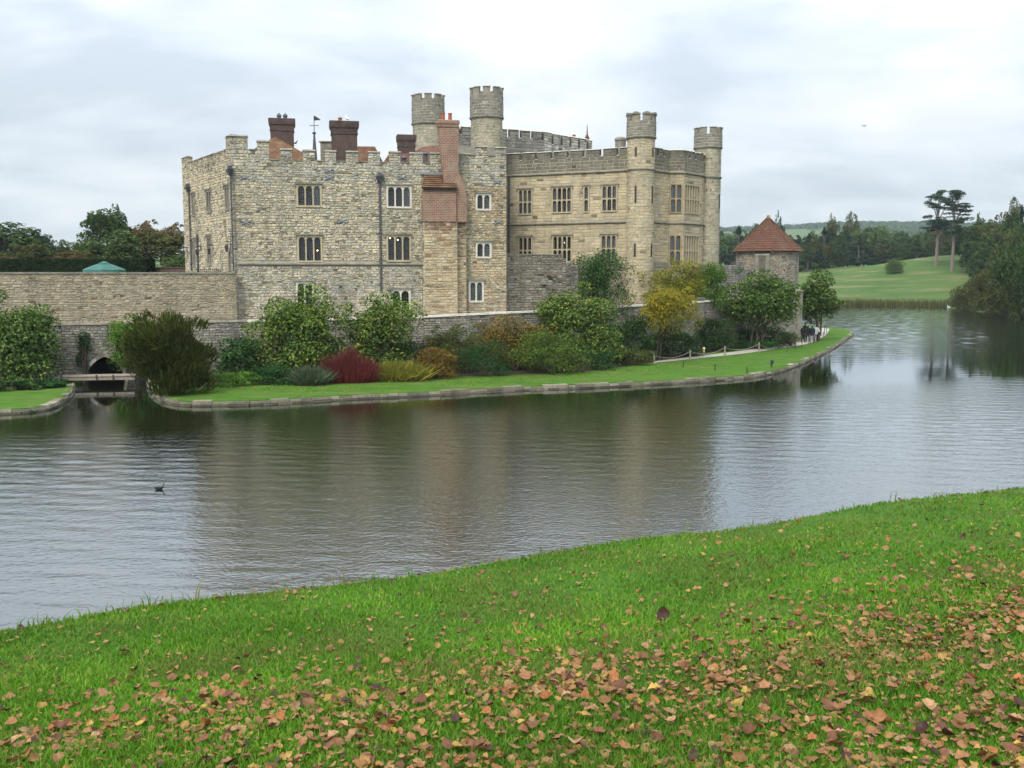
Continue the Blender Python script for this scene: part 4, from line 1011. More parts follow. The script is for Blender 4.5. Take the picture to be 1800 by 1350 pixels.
# terrace fills
sheet('terrace_ground', [(p[0], p[1] + 0.3) for p in rpts] + [(36, 125), (-75, 125), (-75, 64.4)], 3.86, 'terraceground')
sheet('upper_terrace', [(TA[0], TA[1] + .3), (TB[0], TB[1] + .3), GA, GC, GE, (-20, 125), (-75, 125)], 6.45, 'terraceground')

# near bank
def brow(X): X = np.clip(X, -22, 46); return 13.0 + 0.683 * X - 0.00704 * X * X
def bank_z(X, Y):
    X = np.asarray(X, float); Y = np.asarray(Y, float)
    Yc = np.maximum(Y, -2.0)
    z = 5.3 - 0.154 * Yc + 0.06 * np.clip(X, -14, 40) + 0.04 * np.sin(X * 0.9 + Yc * 0.5) + 0.03 * np.sin(Yc * 1.3 - X * 0.4)
    s_ = (Y - brow(X)) * 0.84 + 0.5
    d = np.where(s_ < 0, 0, np.where(s_ < 1.0, 0.42 * s_ * s_, 0.42 + 0.84 * (s_ - 1)))
    return np.maximum(z - d, -1.6)
def grid(name, xs, ys, fn, mat, keep_fn=None):
    X, Y = np.meshgrid(xs, ys); Z = fn(X, Y); v = np.stack([X, Y, Z], -1).reshape(-1, 3)
    nx, ny = len(xs), len(ys); i = (np.arange(ny - 1)[:, None] * nx + np.arange(nx - 1)[None]).ravel()
    q = np.stack([i, i + 1, i + nx + 1, i + nx], 1)
    if keep_fn is not None: q = q[keep_fn(v)[q].any(1)]
    o = np_mesh(name, v, q, None, MT[mat]); o.data.polygons.foreach_set('use_smooth', [True] * len(o.data.polygons)); o['kind'] = 'structure'; return o
grid('bank_ground', np.arange(-34, 52.01, 0.4), np.arange(-14, 46.01, 0.4), bank_z, 'bank')

# water: wind ripples as real waves, calm in the lee of the island bank
def out_from_island(X, Y): return 62.0 + 0.33 * X - Y
def wave_amp(X, Y):
    s_ = out_from_island(X, Y)
    lee = np.clip((s_ - 3.0) / 11.0, 0.06, 1.0); far = np.clip((-s_ - 4.0) / 30.0, 0.0, 1.0)
    pat = 0.55 + 0.45 * np.sin(X / 9.0 + 1.7 * np.sin(Y / 11.0) + 0.6) * np.sin(Y / 6.5 + 0.9 * np.sin(X / 13.0))
    return np.maximum(lee * pat * np.interp(Y, [10, 28, 36, 45], [1.2, 1.05, 0.85, 0.8]), far * 0.42)
def water_z(X, Y):
    rg = np.random.default_rng(5); z = np.zeros_like(X)
    for lam, sl in ((0.42, .032), (0.55, .036), (0.7, .036), (0.5, .034), (0.85, .034), (0.62, .036), (0.47, .034), (0.58, .034), (0.75, .034), (1.1, .026), (1.4, .022)):
        a = math.radians(90 + rg.normal() * 34 + 14); kx, ky = math.cos(a) * 6.283 / lam, math.sin(a) * 6.283 / lam
        z += sl * lam / 6.283 * np.sin(kx * X + ky * Y + rg.random() * 6.28 + 1.3 * np.sin(X / (3 + 3 * rg.random()) + Y / 5)) * np.clip((75 - Y) / 15, 0, 1)
    for lam, sl in ((1.35, .04), (1.55, .04), (1.8, .035), (1.45, .04), (1.25, .04), (1.65, .038), (2.3, .025)):
        a = math.radians(90 + rg.normal() * 34); kx, ky = math.cos(a) * 6.283 / lam, math.sin(a) * 6.283 / lam
        z += sl * lam / 6.283 * np.sin(kx * X + ky * Y + rg.random() * 6.28 + 1.2 * np.sin(X / 7 + Y / 9)) * np.clip((Y - 55) / 20, 0.12, 1)
    return z * wave_amp(X, Y)
k = NT('lake_water')
va = k.co('World', (1.9, 3.0, 1), (0, 0, math.radians(-16)))
sx = k.n('ShaderNodeSeparateXYZ'); k.l(k.n('ShaderNodeNewGeometry').outputs['Position'], sx.inputs[0])
shore = k.math('SUBTRACT', k.math('ADD', 62.0, k.math('MULTIPLY', sx.outputs[0], 0.33)), sx.outputs[1])
lee = k.n('ShaderNodeMapRange'); lee.inputs[1].default_value = 3.0; lee.inputs[2].default_value = 14.0; lee.inputs[3].default_value = 0.05; lee.inputs[4].default_value = 1.0; k.l(shore, lee.inputs[0])
far = k.n('ShaderNodeMapRange'); far.inputs[1].default_value = -6.0; far.inputs[2].default_value = -30.0; far.inputs[3].default_value = 0.05; far.inputs[4].default_value = 0.35; k.l(shore, far.inputs[0])
open_ = k.n('ShaderNodeMapRange'); open_.inputs[1].default_value = -2.0; open_.inputs[2].default_value = -38.0; open_.inputs[3].default_value = 0.035; open_.inputs[4].default_value = 0.07; k.l(shore, open_.inputs[0])
h = k.noise(va, 2.2, 3, 0.55, 0.4)
gl = k.n('ShaderNodeBsdfGlossy'); k.l(open_.outputs[0], gl.inputs['Roughness']); gl.inputs[0].default_value = (0.93, 0.97, 1.0, 1)
bp = k.n('ShaderNodeBump'); bp.inputs['Distance'].default_value = 0.016; k.l(k.math('MAXIMUM', lee.outputs[0], far.outputs[0]), bp.inputs['Strength']); k.l(h, bp.inputs['Height']); k.l(bp.outputs[0], gl.inputs['Normal'])
fr = k.n('ShaderNodeFresnel'); fr.inputs[0].default_value = 1.34; k.l(bp.outputs[0], fr.inputs['Normal'])
df = k.n('ShaderNodeBsdfDiffuse'); df.inputs[0].default_value = (0.008, 0.0098, 0.003, 1)
ms = k.n('ShaderNodeMixShader'); k.l(k.math('POWER', fr.outputs[0], 0.52), ms.inputs[0]); k.l(df.outputs[0], ms.inputs[1]); k.l(gl.outputs[0], ms.inputs[2]); k.l(ms.outputs[0], k.o.inputs[0])
MT['water'] = k.m
xs = np.concatenate([np.arange(-500, -60, 40), np.arange(-60, 112, 0.42), np.arange(112, 520, 40)]); ys = np.concatenate([np.arange(-30, 8, 4), np.arange(8, 62, 0.16), np.arange(62, 242, 0.33), np.arange(242, 430, 20)])
grid('lake_water', xs, ys, water_z, 'water')

# far land
def shoreY(X): return np.interp(X, [-700, -20, 30, 67, 95, 120, 900], [98, 98, 185, 236, 224, 205, 205])
def shoreX(Y): return np.interp(Y, [60, 100, 172, 200, 224], [84, 84, 88, 92, 97])
def hilln(X, Y): return np.sin(X / 310 + 1.3) * np.cos(Y / 500) + 0.6 * np.sin(X / 140 + Y / 260 + 0.4) + 0.3 * np.sin(X / 60 + 2)
def far_z(X, Y):
    t1 = Y - shoreY(X); t2 = np.where(Y < 226, X - shoreX(Y), -50); t = np.maximum(t1, t2)
    slope = np.interp(X, [-700, -30, 60, 2000], [0.24, 0.24, 0.058, 0.058])
    z = np.where(t < 0, np.maximum(-2.0, t * 0.3), 0.15 + slope * np.minimum(t, np.interp(X, [-30, 60], [34, 190])))
    z = z + np.where(t > 3, 1, 0) * 7.0 * np.exp(-((X - 146) / 33) ** 2 - ((Y - 316) / 38) ** 2)
    z = z + np.where(t > 3, 0.25 * np.sin(X / 9) * np.sin(Y / 7), 0)
    g = np.clip((Y - 700) / 1700, 0, 1); z = z + (98 + 8 * hilln(X, Y)) * np.interp(X, [-500, 100, 400], [0.45, 0.6, 1.0]) * g * g * (3 - 2 * g)
    return z
xs = np.concatenate([np.arange(-2600, -700, 100), np.arange(-700, -40, 20), np.arange(-40, 260, 4), np.arange(260, 700, 20), np.arange(700, 2700, 100)])
ys = np.concatenate([np.arange(55, 460, 4), np.arange(460, 900, 20), np.arange(900, 3000, 60)])
ter = grid('far_field', xs, ys, far_z, 'field', lambda v: v[:, 2] > -1.9)
# ================================================================== VEGETATION
def leaf_cards(name, pos, nrm, size, asp, mat, parent=None, off=None, along=None):
    n = len(pos); nrm = nrm / np.linalg.norm(nrm, axis=1, keepdims=True)
    r = NR.normal(size=(n, 3)) if along is None else along
    t = r - nrm * (r * nrm).sum(1, keepdims=True); t /= np.linalg.norm(t, axis=1, keepdims=True) + 1e-9
    b = np.cross(nrm, t); s = size[:, None]
    fold = nrm * s * 0.18
    v = np.stack([pos + t * s, pos + b * s * asp + fold, pos - t * s * 0.9, pos - b * s * asp + fold], 1).reshape(-1, 3)
    q = np.arange(n * 4).reshape(-1, 4)
    return np_mesh(name, v, q, None, mat, parent, off=off)
def shell(lobes, n, up=0.3, spread=0.5, inner=0.55):
    lb = np.asarray(lobes, float); a = (lb[:, 3] * lb[:, 4] + lb[:, 3] * lb[:, 5]); a /= a.sum()
    k = NR.choice(len(lb), n, p=a); d = NR.normal(size=(n, 3)); d /= np.linalg.norm(d, axis=1, keepdims=True)
    fl_ = (d[:, 2] < -0.25) & (NR.random(n) < 0.6); d[fl_, 2] *= -1
    f = inner + (1.08 - inner) * NR.random(n) ** 0.45
    pos = lb[k, :3] + d * lb[k, 3:6] * f[:, None]
    nr = d * 0.8 + NR.normal(size=(n, 3)) * spread + np.array([0, 0, up])
    return pos, nr
def dome_lobes(w, d, h, n, z0=0.0, lob=0.34, seed=None, full=False):
    """lobes filling an egg-shaped crown: half-widths w, d, height h above z0"""
    rg = np.random.default_rng(seed if seed is not None else NR.integers(1 << 30)); res = []
    for i in range(n):
        az = rg.random() * 6.283; e_ = math.asin(rg.uniform(-0.55, 0.97)); q = rg.uniform(0.36, 0.8)
        r = lob * rg.uniform(0.5, 1.35)
        res.append((w * q * math.cos(az) * math.cos(e_), d * q * math.sin(az) * math.cos(e_), z0 + h * 0.48 + h * 0.5 * q * math.sin(e_), w * r, d * r, h * 0.5 * r * rg.uniform(0.85, 1.15)))
    res.append((0, 0, z0 + h * 0.45, w * 0.6, d * 0.6, h * 0.36))
    for i in range(n // 2):                       # small outlying sprays break the outline
        az = rg.random() * 6.283; e_ = math.asin(rg.uniform(-0.4, 1.0)); q = rg.uniform(0.8, 1.06); r = lob * rg.uniform(0.28, 0.55)
        res.append((w * q * math.cos(az) * math.cos(e_), d * q * math.sin(az) * math.cos(e_), z0 + h * 0.48 + h * 0.5 * q * math.sin(e_), w * r, d * r, h * 0.5 * r))
    if full:                                      # boughs down to the ground
        for i in range(n // 2):
            az = rg.random() * 6.283; q = rg.uniform(0.45, 0.75); r = lob * rg.uniform(0.8, 1.2)
            res.append((w * q * math.cos(az), d * q * math.sin(az), z0 + h * rg.uniform(0.06, 0.28), w * r, d * r, h * 0.5 * r))
    return res
def branches(m, base, tops, r0, sag=0.0):
    for t in tops:
        mid = tuple((base[i] + t[i]) / 2 + R.uniform(-0.12, 0.12) * (abs(t[2] - base[2]) * 0.5) for i in range(3))
        m.tube([base, mid, t], [r0, r0 * 0.6, r0 * 0.2], 6)
LEAF = {
    'magnolia': m_leaf('magnolia_leaf', [(0.02, 0.045, 0.012), (0.035, 0.085, 0.016), (0.06, 0.13, 0.02), (0.12, 0.2, 0.035), (0.2, 0.26, 0.06)], 0.45),
    'magnoliayellow': m_leaf('light_magnolia_leaf', [(0.03, 0.07, 0.013), (0.06, 0.125, 0.02), (0.10, 0.185, 0.028), (0.17, 0.25, 0.04), (0.27, 0.30, 0.07)], 0.45),
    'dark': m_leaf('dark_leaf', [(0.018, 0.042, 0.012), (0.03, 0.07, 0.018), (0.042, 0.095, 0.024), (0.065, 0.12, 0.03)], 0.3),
    'laurel': m_leaf('laurel_leaf', [(0.016, 0.045, 0.013), (0.03, 0.085, 0.02), (0.05, 0.125, 0.025), (0.085, 0.17, 0.04)], 0.4),
    'yew': m_leaf('yew_needle', [(0.024, 0.042, 0.009), (0.042, 0.068, 0.013), (0.062, 0.088, 0.016), (0.095, 0.078, 0.02), (0.05, 0.085, 0.016)], 0.15),
    'bright': m_leaf('bright_leaf', [(0.04, 0.11, 0.014), (0.075, 0.18, 0.02), (0.11, 0.23, 0.025), (0.15, 0.26, 0.035)], 0.25),
    'mid': m_leaf('mid_green_leaf', [(0.035, 0.075, 0.014), (0.06, 0.125, 0.02), (0.09, 0.165, 0.028), (0.14, 0.21, 0.04), (0.16, 0.17, 0.035)], 0.25),
    'hebe': m_leaf('hebe_leaf', [(0.018, 0.06, 0.018), (0.03, 0.09, 0.025), (0.04, 0.115, 0.03)], 0.2),
    'greygreen': m_leaf('grey_green_leaf', [(0.06, 0.09, 0.05), (0.09, 0.125, 0.075), (0.12, 0.155, 0.10)], 0.15),
    'olive': m_leaf('olive_leaf', [(0.045, 0.075, 0.02), (0.07, 0.10, 0.025), (0.10, 0.13, 0.035), (0.13, 0.13, 0.04)], 0.2),
    'gold': m_leaf('golden_leaf', [(0.17, 0.18, 0.02), (0.32, 0.27, 0.03), (0.44, 0.33, 0.035), (0.36, 0.30, 0.035), (0.14, 0.19, 0.025)], 0.2, 0.35, ((0.15, 0.20, 0.025), 0.6, 0.5)),
    'goldgreen': m_leaf('yellow_green_leaf', [(0.11, 0.17, 0.022), (0.2, 0.25, 0.03), (0.3, 0.29, 0.035), (0.38, 0.29, 0.04)], 0.2, 0.35),
    'rust': m_leaf('rusty_leaf', [(0.10, 0.06, 0.02), (0.17, 0.10, 0.025), (0.22, 0.12, 0.03), (0.12, 0.11, 0.025), (0.24, 0.17, 0.04)], 0.15),
    'ochre': m_leaf('ochre_leaf', [(0.14, 0.13, 0.03), (0.25, 0.2, 0.05), (0.33, 0.22, 0.06), (0.1, 0.12, 0.03), (0.22, 0.11, 0.03)], 0.15, 0.3),
    'dogwood': m_leaf('dogwood_stem', [(0.085, 0.014, 0.016), (0.12, 0.02, 0.024), (0.15, 0.03, 0.032), (0.11, 0.04, 0.03)], 0.25, 0.05),
    'lily': m_leaf('daylily_blade', [(0.13, 0.16, 0.025), (0.22, 0.22, 0.035), (0.3, 0.25, 0.05), (0.12, 0.17, 0.03)], 0.2),
    'fartree': m_leaf('far_tree_leaf', [(0.024, 0.05, 0.016), (0.038, 0.074, 0.021), (0.055, 0.10, 0.027), (0.078, 0.112, 0.03)], 0.1),
    'farpale': m_leaf('far_pale_leaf', [(0.06, 0.10, 0.03), (0.085, 0.135, 0.04), (0.11, 0.165, 0.05)], 0.1),
    'farrust': m_leaf('far_rusty_leaf', [(0.10, 0.08, 0.028), (0.14, 0.09, 0.03), (0.11, 0.10, 0.035), (0.17, 0.11, 0.036)], 0.1),
    'farolive': m_leaf('far_olive_leaf', [(0.05, 0.064, 0.02), (0.075, 0.092, 0.026), (0.095, 0.108, 0.03), (0.085, 0.07, 0.025)], 0.1),
    'farblue': m_leaf('far_conifer_leaf', [(0.018, 0.04, 0.022), (0.026, 0.055, 0.028), (0.036, 0.07, 0.034)], 0.1),
    'hedge': m_leaf('yew_hedge_leaf', [(0.008, 0.02, 0.007), (0.014, 0.032, 0.010), (0.02, 0.042, 0.013)], 0.15),
    'reed': m_leaf('reed_blade', [(0.07, 0.085, 0.03), (0.10, 0.11, 0.04), (0.15, 0.14, 0.055)], 0.1),
    'blade': m_leaf('grass_blade', [(0.055, 0.165, 0.010), (0.082, 0.22, 0.014), (0.11, 0.26, 0.018), (0.155, 0.30, 0.034), (0.24, 0.30, 0.06)], 0.25, 0.35, ((0.17, 0.165, 0.05), 0.7, 0.42)),
}
def plant(name, label, cat, x0, x1, yt, yb, leaf, Y=None, zb=LZ, n=4000, size=0.15, asp=0.42, lobn=16, dep=None, cb=0.0, group=None, trunk=None, up=0.3, lob=0.34, ybase=None, kind='dome', seed=None, spread=0.5, pname='foliage', inner=0.55):
    """a shrub or small tree seen in the box x0..x1, yt..yb of the photograph, standing Y metres out"""
    if Y is None: Y = atZ((x0 + x1) / 2, ybase or yb, zb)[1]
    if x1 - x0 < 140 and kind != 'feather': x0, x1 = x0 - (x1 - x0) * 0.06, x1 + (x1 - x0) * 0.06
    L0, L1 = atY(x0, yt, Y), atY(x1, yb, Y); w_ = (L1[0] - L0[0]) / 2; X = (L1[0] + L0[0]) / 2
    zt = atY((x0 + x1) / 2, yt, Y)[2]; zl = atY((x0 + x1) / 2, yb, Y)[2]; z0 = max(zl, zb); d = dep or w_ * 0.8
    rt_ = thing(name, (X, Y, zb), label, cat, group); hh = zt - z0
    if kind == 'dome':
        lb = dome_lobes(w_ * 1.0, d, hh * 1.0, lobn, z0 - zb, lob, seed, full=not trunk); n = int(n * (1.7 if not trunk else 1.6)); size = size * 0.8; pos, nr = shell(lb, n, up, spread, inner)
        pos[:, 2] = np.maximum(pos[:, 2], 0.03)
        leaf_cards(pname, pos, nr, size * NR.uniform(0.6, 1.25, n), asp, LEAF[leaf], rt_, off=(0, 0, 0))
        m = MB(); tops = [(l[0] * 0.9, l[1] * 0.9, l[2]) for l in lb[:7]]; b0 = (0, 0, 0.0)
        if trunk:
            for (tx, tr) in trunk:
                bx_ = atY(tx, yb, Y)[0] - X; m.tube([(bx_, 0, -0.05), (bx_ * 0.8, 0, (z0 - zb) * 0.6 + 0.2), (bx_ * 0.5, 0, z0 - zb + hh * 0.4)], [tr, tr * 0.8, tr * 0.5], 8)
            b0 = (0, 0, z0 - zb + hh * 0.1)
        branches(m, b0, tops, 0.06 if not trunk else trunk[0][1] * 0.6)
        m.v = [(a + X, b + Y, c + zb) for a, b, c in m.v]; m.build('trunk' if trunk else 'stem', MT['bark'], rt_)
    elif kind in ('stems', 'blades', 'feather'):
        base = np.zeros((n, 3)); a = NR.random(n) * 6.283; r = np.sqrt(NR.random(n)); 
        if kind == 'stems':
            base[:, 0] = np.cos(a) * r * w_ * 0.8; base[:, 1] = np.sin(a) * r * d * 0.8
            tip = base * np.array([1.22, 1.22, 1]); env = np.sqrt(np.maximum(0.02, 1 - (r * 0.93) ** 2)); tip[:, 2] = hh * env * NR.uniform(0.5, 1.08, n); tip[:, :2] += NR.normal(size=(n, 2)) * 0.16; tip[:, 2] *= 0.93 + 0.09 * np.sin(base[:, 0] * 4.1 + 1); wd = size
        elif kind == 'blades':
            base[:, 0] = np.cos(a) * r * w_ * 0.85; base[:, 1] = np.sin(a) * r * d * 0.85
            dv = NR.normal(size=(n, 2)) * 0.35; tip = base.copy(); tip[:, :2] += dv * hh; tip[:, 2] = hh * NR.uniform(0.45, 1.05, n) * (1 - 0.35 * r * r); wd = size
        else:
            lb = dome_lobes(w_ * .92, d * .92, hh, lobn, z0 - zb, lob, seed, full=True); base, nr = shell(lb, n, 0.2, 0.5, 0.35)
            base[:, 2] = np.maximum(base[:, 2], 0.05); o_ = base * np.array([1 / w_, 1 / d, 0]); tip = base + o_ * 0.30 + NR.normal(size=(n, 3)) * 0.10 + np.array([0, 0, 0.34]) * NR.uniform(0.4, 1.2, (n, 1)); wd = size
        sd_ = NR.normal(size=(n, 3)); ax = tip - base; sd_ = np.cross(sd_, ax); sd_ /= np.linalg.norm(sd_, axis=1, keepdims=True) + 1e-9; sd_ *= wd * NR.uniform(0.6, 1.3, (n, 1))
        mid = base * 0.45 + tip * 0.55 + np.array([0, 0, 0.06 if kind != 'stems' else 0])
        v = np.stack([base - sd_ * .7, base + sd_ * .7, mid + sd_, mid - sd_, tip], 1).reshape(-1, 3); i = np.arange(n)[:, None] * 5
        np_mesh(pname, v, i + np.array([[0, 1, 2, 3]]), i + np.array([[3, 2, 4]]), LEAF[leaf], rt_, off=(0, 0, 0))
        if kind == 'feather':
            m = MB(); branches(m, (0, 0, 0), [(l[0], l[1], l[2]) for l in lb[:9]], 0.12); m.v = [(a_ + X, b_ + Y, c_ + zb) for a_, b_, c_ in m.v]; m.build('trunk', MT['bark'], rt_)
    return rt_
# --- garden under the wall, left to right
plant('magnolia', 'dark glossy magnolia at the wall beyond the small west lawn', 'shrub', -75, 120, 512, 668, 'magnolia', 62.2, n=7500, size=0.17, lobn=24, dep=2.2)
for i, (a, b, t, c, lf) in enumerate(((-40, 25, 664, 688, 'dark'), (20, 75, 662, 685, 'laurel'), (70, 122, 664, 681, 'hebe'))):
    plant('low_plant', ['low dark plant at the foot of the wall by the picture edge', 'low leafy plant under the west magnolia', 'low plant beside the footbridge end'][i], 'plant', a, b, t, c, lf, n=1100, size=0.1, lobn=7)
plant('climber', 'bright green climber on the wall above the arch', 'climber', 190, 290, 556, 648, 'bright', 65.4, n=3600, size=0.13, lobn=16, dep=0.8, zb=0.0)
plant('climber', 'scraggy dark ivy patch hanging on the wall left of the arch', 'climber', 128, 166, 570, 642, 'dark', 65.5, n=420, size=0.12, lobn=6, dep=0.25, zb=0.0, lob=0.22)
plant('yew_bush', 'wide feathery brown-green yew at the lawn corner by the arch', 'shrub', 212, 388, 552, 691, 'yew', None, n=15000, size=0.032, lobn=26, kind='feather', dep=2.2, lob=0.32)
plant('laurel', 'dark laurel between the yew and the large magnolia', 'shrub', 378, 455, 590, 672, 'laurel', 63.5, n=3000, size=0.12, lobn=12, dep=1.2)
plant('magnolia', 'large bushy magnolia in front of the keep base', 'shrub', 434, 610, 503, 660, 'magnoliayellow', 64.6, n=8200, size=0.17, lobn=26, dep=2.0, )
plant('magnolia', 'open-branched magnolia reaching over the low keep window', 'shrub', 594, 756, 506, 655, 'magnoliayellow', 66.6, n=4600, size=0.17, lobn=20, dep=1.6, lob=0.3)
plant('low_shrub', 'low yellow-green shrub right of the yew', 'shrub', 366, 452, 650, 678, 'bright', None, n=1600, size=0.09, lobn=9)
plant('low_shrub', 'low dark spreading shrub beside the yellow-green one', 'shrub', 440, 525, 632, 674, 'hebe', None, n=2000, size=0.09, lobn=10)
plant('lavender_bush', 'small grey-green upright bush left of the red dogwood', 'shrub', 514, 576, 640, 676, 'greygreen', None, n=2600, size=0.022, kind='blades')
plant('dogwood', 'red-stemmed dogwood mound at the lawn edge', 'shrub', 556, 668, 604, 671, 'dogwood', None, n=3000, size=0.016, kind='stems', dep=1.5, pname='stems')
plant('daylily_clump', 'yellowing daylily clump right of the red dogwood', 'plant', 652, 752, 630, 669, 'lily', None, n=2600, size=0.026, kind='blades', dep=1.0)
plant('orange_shrub', 'orange-brown autumn shrub right of the daylilies', 'shrub', 720, 806, 598, 665, 'rust', None, n=3600, size=0.09, lobn=16)
plant('olive_bush', 'tall grey-green bush behind the orange-brown shrub', 'shrub', 768, 846, 557, 652, 'olive', 69.0, n=3800, size=0.085, lobn=14, dep=1.3)
plant('hydrangea', 'yellow and orange climbing shrub against the wall', 'shrub', 826, 985, 548, 640, 'ochre', 70.9, n=4400, size=0.12, lobn=20, dep=1.0)
plant('cypress_bush', 'dense dark green mound with arching shoots', 'shrub', 806, 900, 594, 661, 'hebe', None, n=4200, size=0.075, asp=0.28, lobn=18, lob=0.3, dep=1.3)
plant('viburnum', 'large rounded light green shrub in the middle of the border', 'shrub', 900, 1035, 578, 657, 'mid', None, n=5600, size=0.1, lobn=22, dep=1.8)
plant('magnolia', 'magnolia rising over the wall coping by the screen wall', 'shrub', 938, 1096, 498, 632, 'magnoliayellow', 73.2, n=6800, size=0.17, lobn=24, dep=1.9)
plant('hebe_bush', 'small dark rounded hebe right of the light green shrub', 'shrub', 1024, 1080, 608, 650, 'hebe', None, n=2000, size=0.07, lobn=10)
plant('dark_shrub', 'tall dark shrub filling the gap before the golden tree', 'shrub', 1072, 1150, 548, 640, 'dark', 78.0, n=3800, size=0.12, lobn=16, dep=1.4)
plant('golden_tree', 'small golden-yellow autumn tree beside the path', 'tree', 1110, 1232, 490, 602, 'gold', 79.5, n=6200, size=0.13, lobn=24, dep=2.2, trunk=[(1152, 0.1), (1160, 0.07)], lob=0.3)
plant('climbing_rose', 'yellow-green climber below the bay window', 'climber', 1128, 1234, 455, 530, 'goldgreen', 85.6, zb=3.9, n=4200, size=0.13, lobn=18, dep=0.9)
plant('wall_bush', 'great round green bush against the wall under the range windows', 'shrub', 1004, 1110, 429, 545, 'laurel', 80.5, zb=3.9, n=7000, size=0.12, lobn=30, dep=1.6, lob=0.42)
plant('wall_shrub', 'upright bright green shrub below the far turret', 'shrub', 1228, 1279, 457, 534, 'bright', 91.5, zb=3.9, n=3600, size=0.12, lobn=14, dep=1.1, lob=0.42)
plant('border_shrub', 'low brownish shrub at the start of the rope path', 'shrub', 1074, 1150, 608, 642, 'olive', None, n=1800, size=0.09, lobn=9)
plant('border_shrub', 'dark rounded shrub behind the little bollard light', 'shrub', 1168, 1235, 580, 626, 'dark', None, n=2200, size=0.1, lobn=10)
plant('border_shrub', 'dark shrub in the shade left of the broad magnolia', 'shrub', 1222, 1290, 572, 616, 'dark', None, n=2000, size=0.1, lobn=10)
plant('magnolia', 'broad dark multi-stemmed magnolia by the path', 'tree', 1255, 1412, 473, 596, 'magnolia', 92.0, n=8200, size=0.19, lobn=30, dep=3.0, trunk=[(1330, 0.13), (1343, 0.12), (1318, 0.1)])
plant('border_plant', 'low blue-green plants under the broad magnolia', 'plant', 1292, 1378, 596, 613, 'hebe', None, n=1800, size=0.1, lobn=10)
plant('clipped_hedge', 'short brown-green clipped hedge beside the walkers', 'hedge', 1370, 1410, 582, 608, 'olive', None, n=1800, size=0.08, lobn=9, lob=0.45)
plant('magnolia', 'leaning dark evergreen tree above the group of walkers', 'tree', 1384, 1472, 480, 578, 'magnolia', 104.0, n=5600, size=0.2, lobn=20, dep=2.4, trunk=[(1440, 0.22)], ybase=594)
plant('topiary', 'small dark evergreen top behind the leaning tree', 'tree', 1430, 1460, 478, 560, 'dark', 112.0, n=2200, size=0.2, lobn=10)

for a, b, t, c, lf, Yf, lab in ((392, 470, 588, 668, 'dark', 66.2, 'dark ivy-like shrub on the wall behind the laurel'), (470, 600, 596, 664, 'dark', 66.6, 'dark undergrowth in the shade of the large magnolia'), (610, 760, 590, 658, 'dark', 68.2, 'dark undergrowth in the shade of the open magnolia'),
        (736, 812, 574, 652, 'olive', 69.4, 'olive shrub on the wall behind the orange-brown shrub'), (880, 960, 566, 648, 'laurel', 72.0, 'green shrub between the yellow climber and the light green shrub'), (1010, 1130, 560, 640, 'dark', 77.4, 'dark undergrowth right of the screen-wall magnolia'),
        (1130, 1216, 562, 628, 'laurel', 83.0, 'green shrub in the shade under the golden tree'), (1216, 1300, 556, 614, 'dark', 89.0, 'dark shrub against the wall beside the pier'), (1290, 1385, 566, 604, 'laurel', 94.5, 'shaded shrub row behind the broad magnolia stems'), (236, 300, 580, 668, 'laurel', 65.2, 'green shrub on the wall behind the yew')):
    plant('border_shrub', lab, 'shrub', a, b, t, c, lf, Yf, n=2600, size=0.12, lobn=16, dep=1.0)
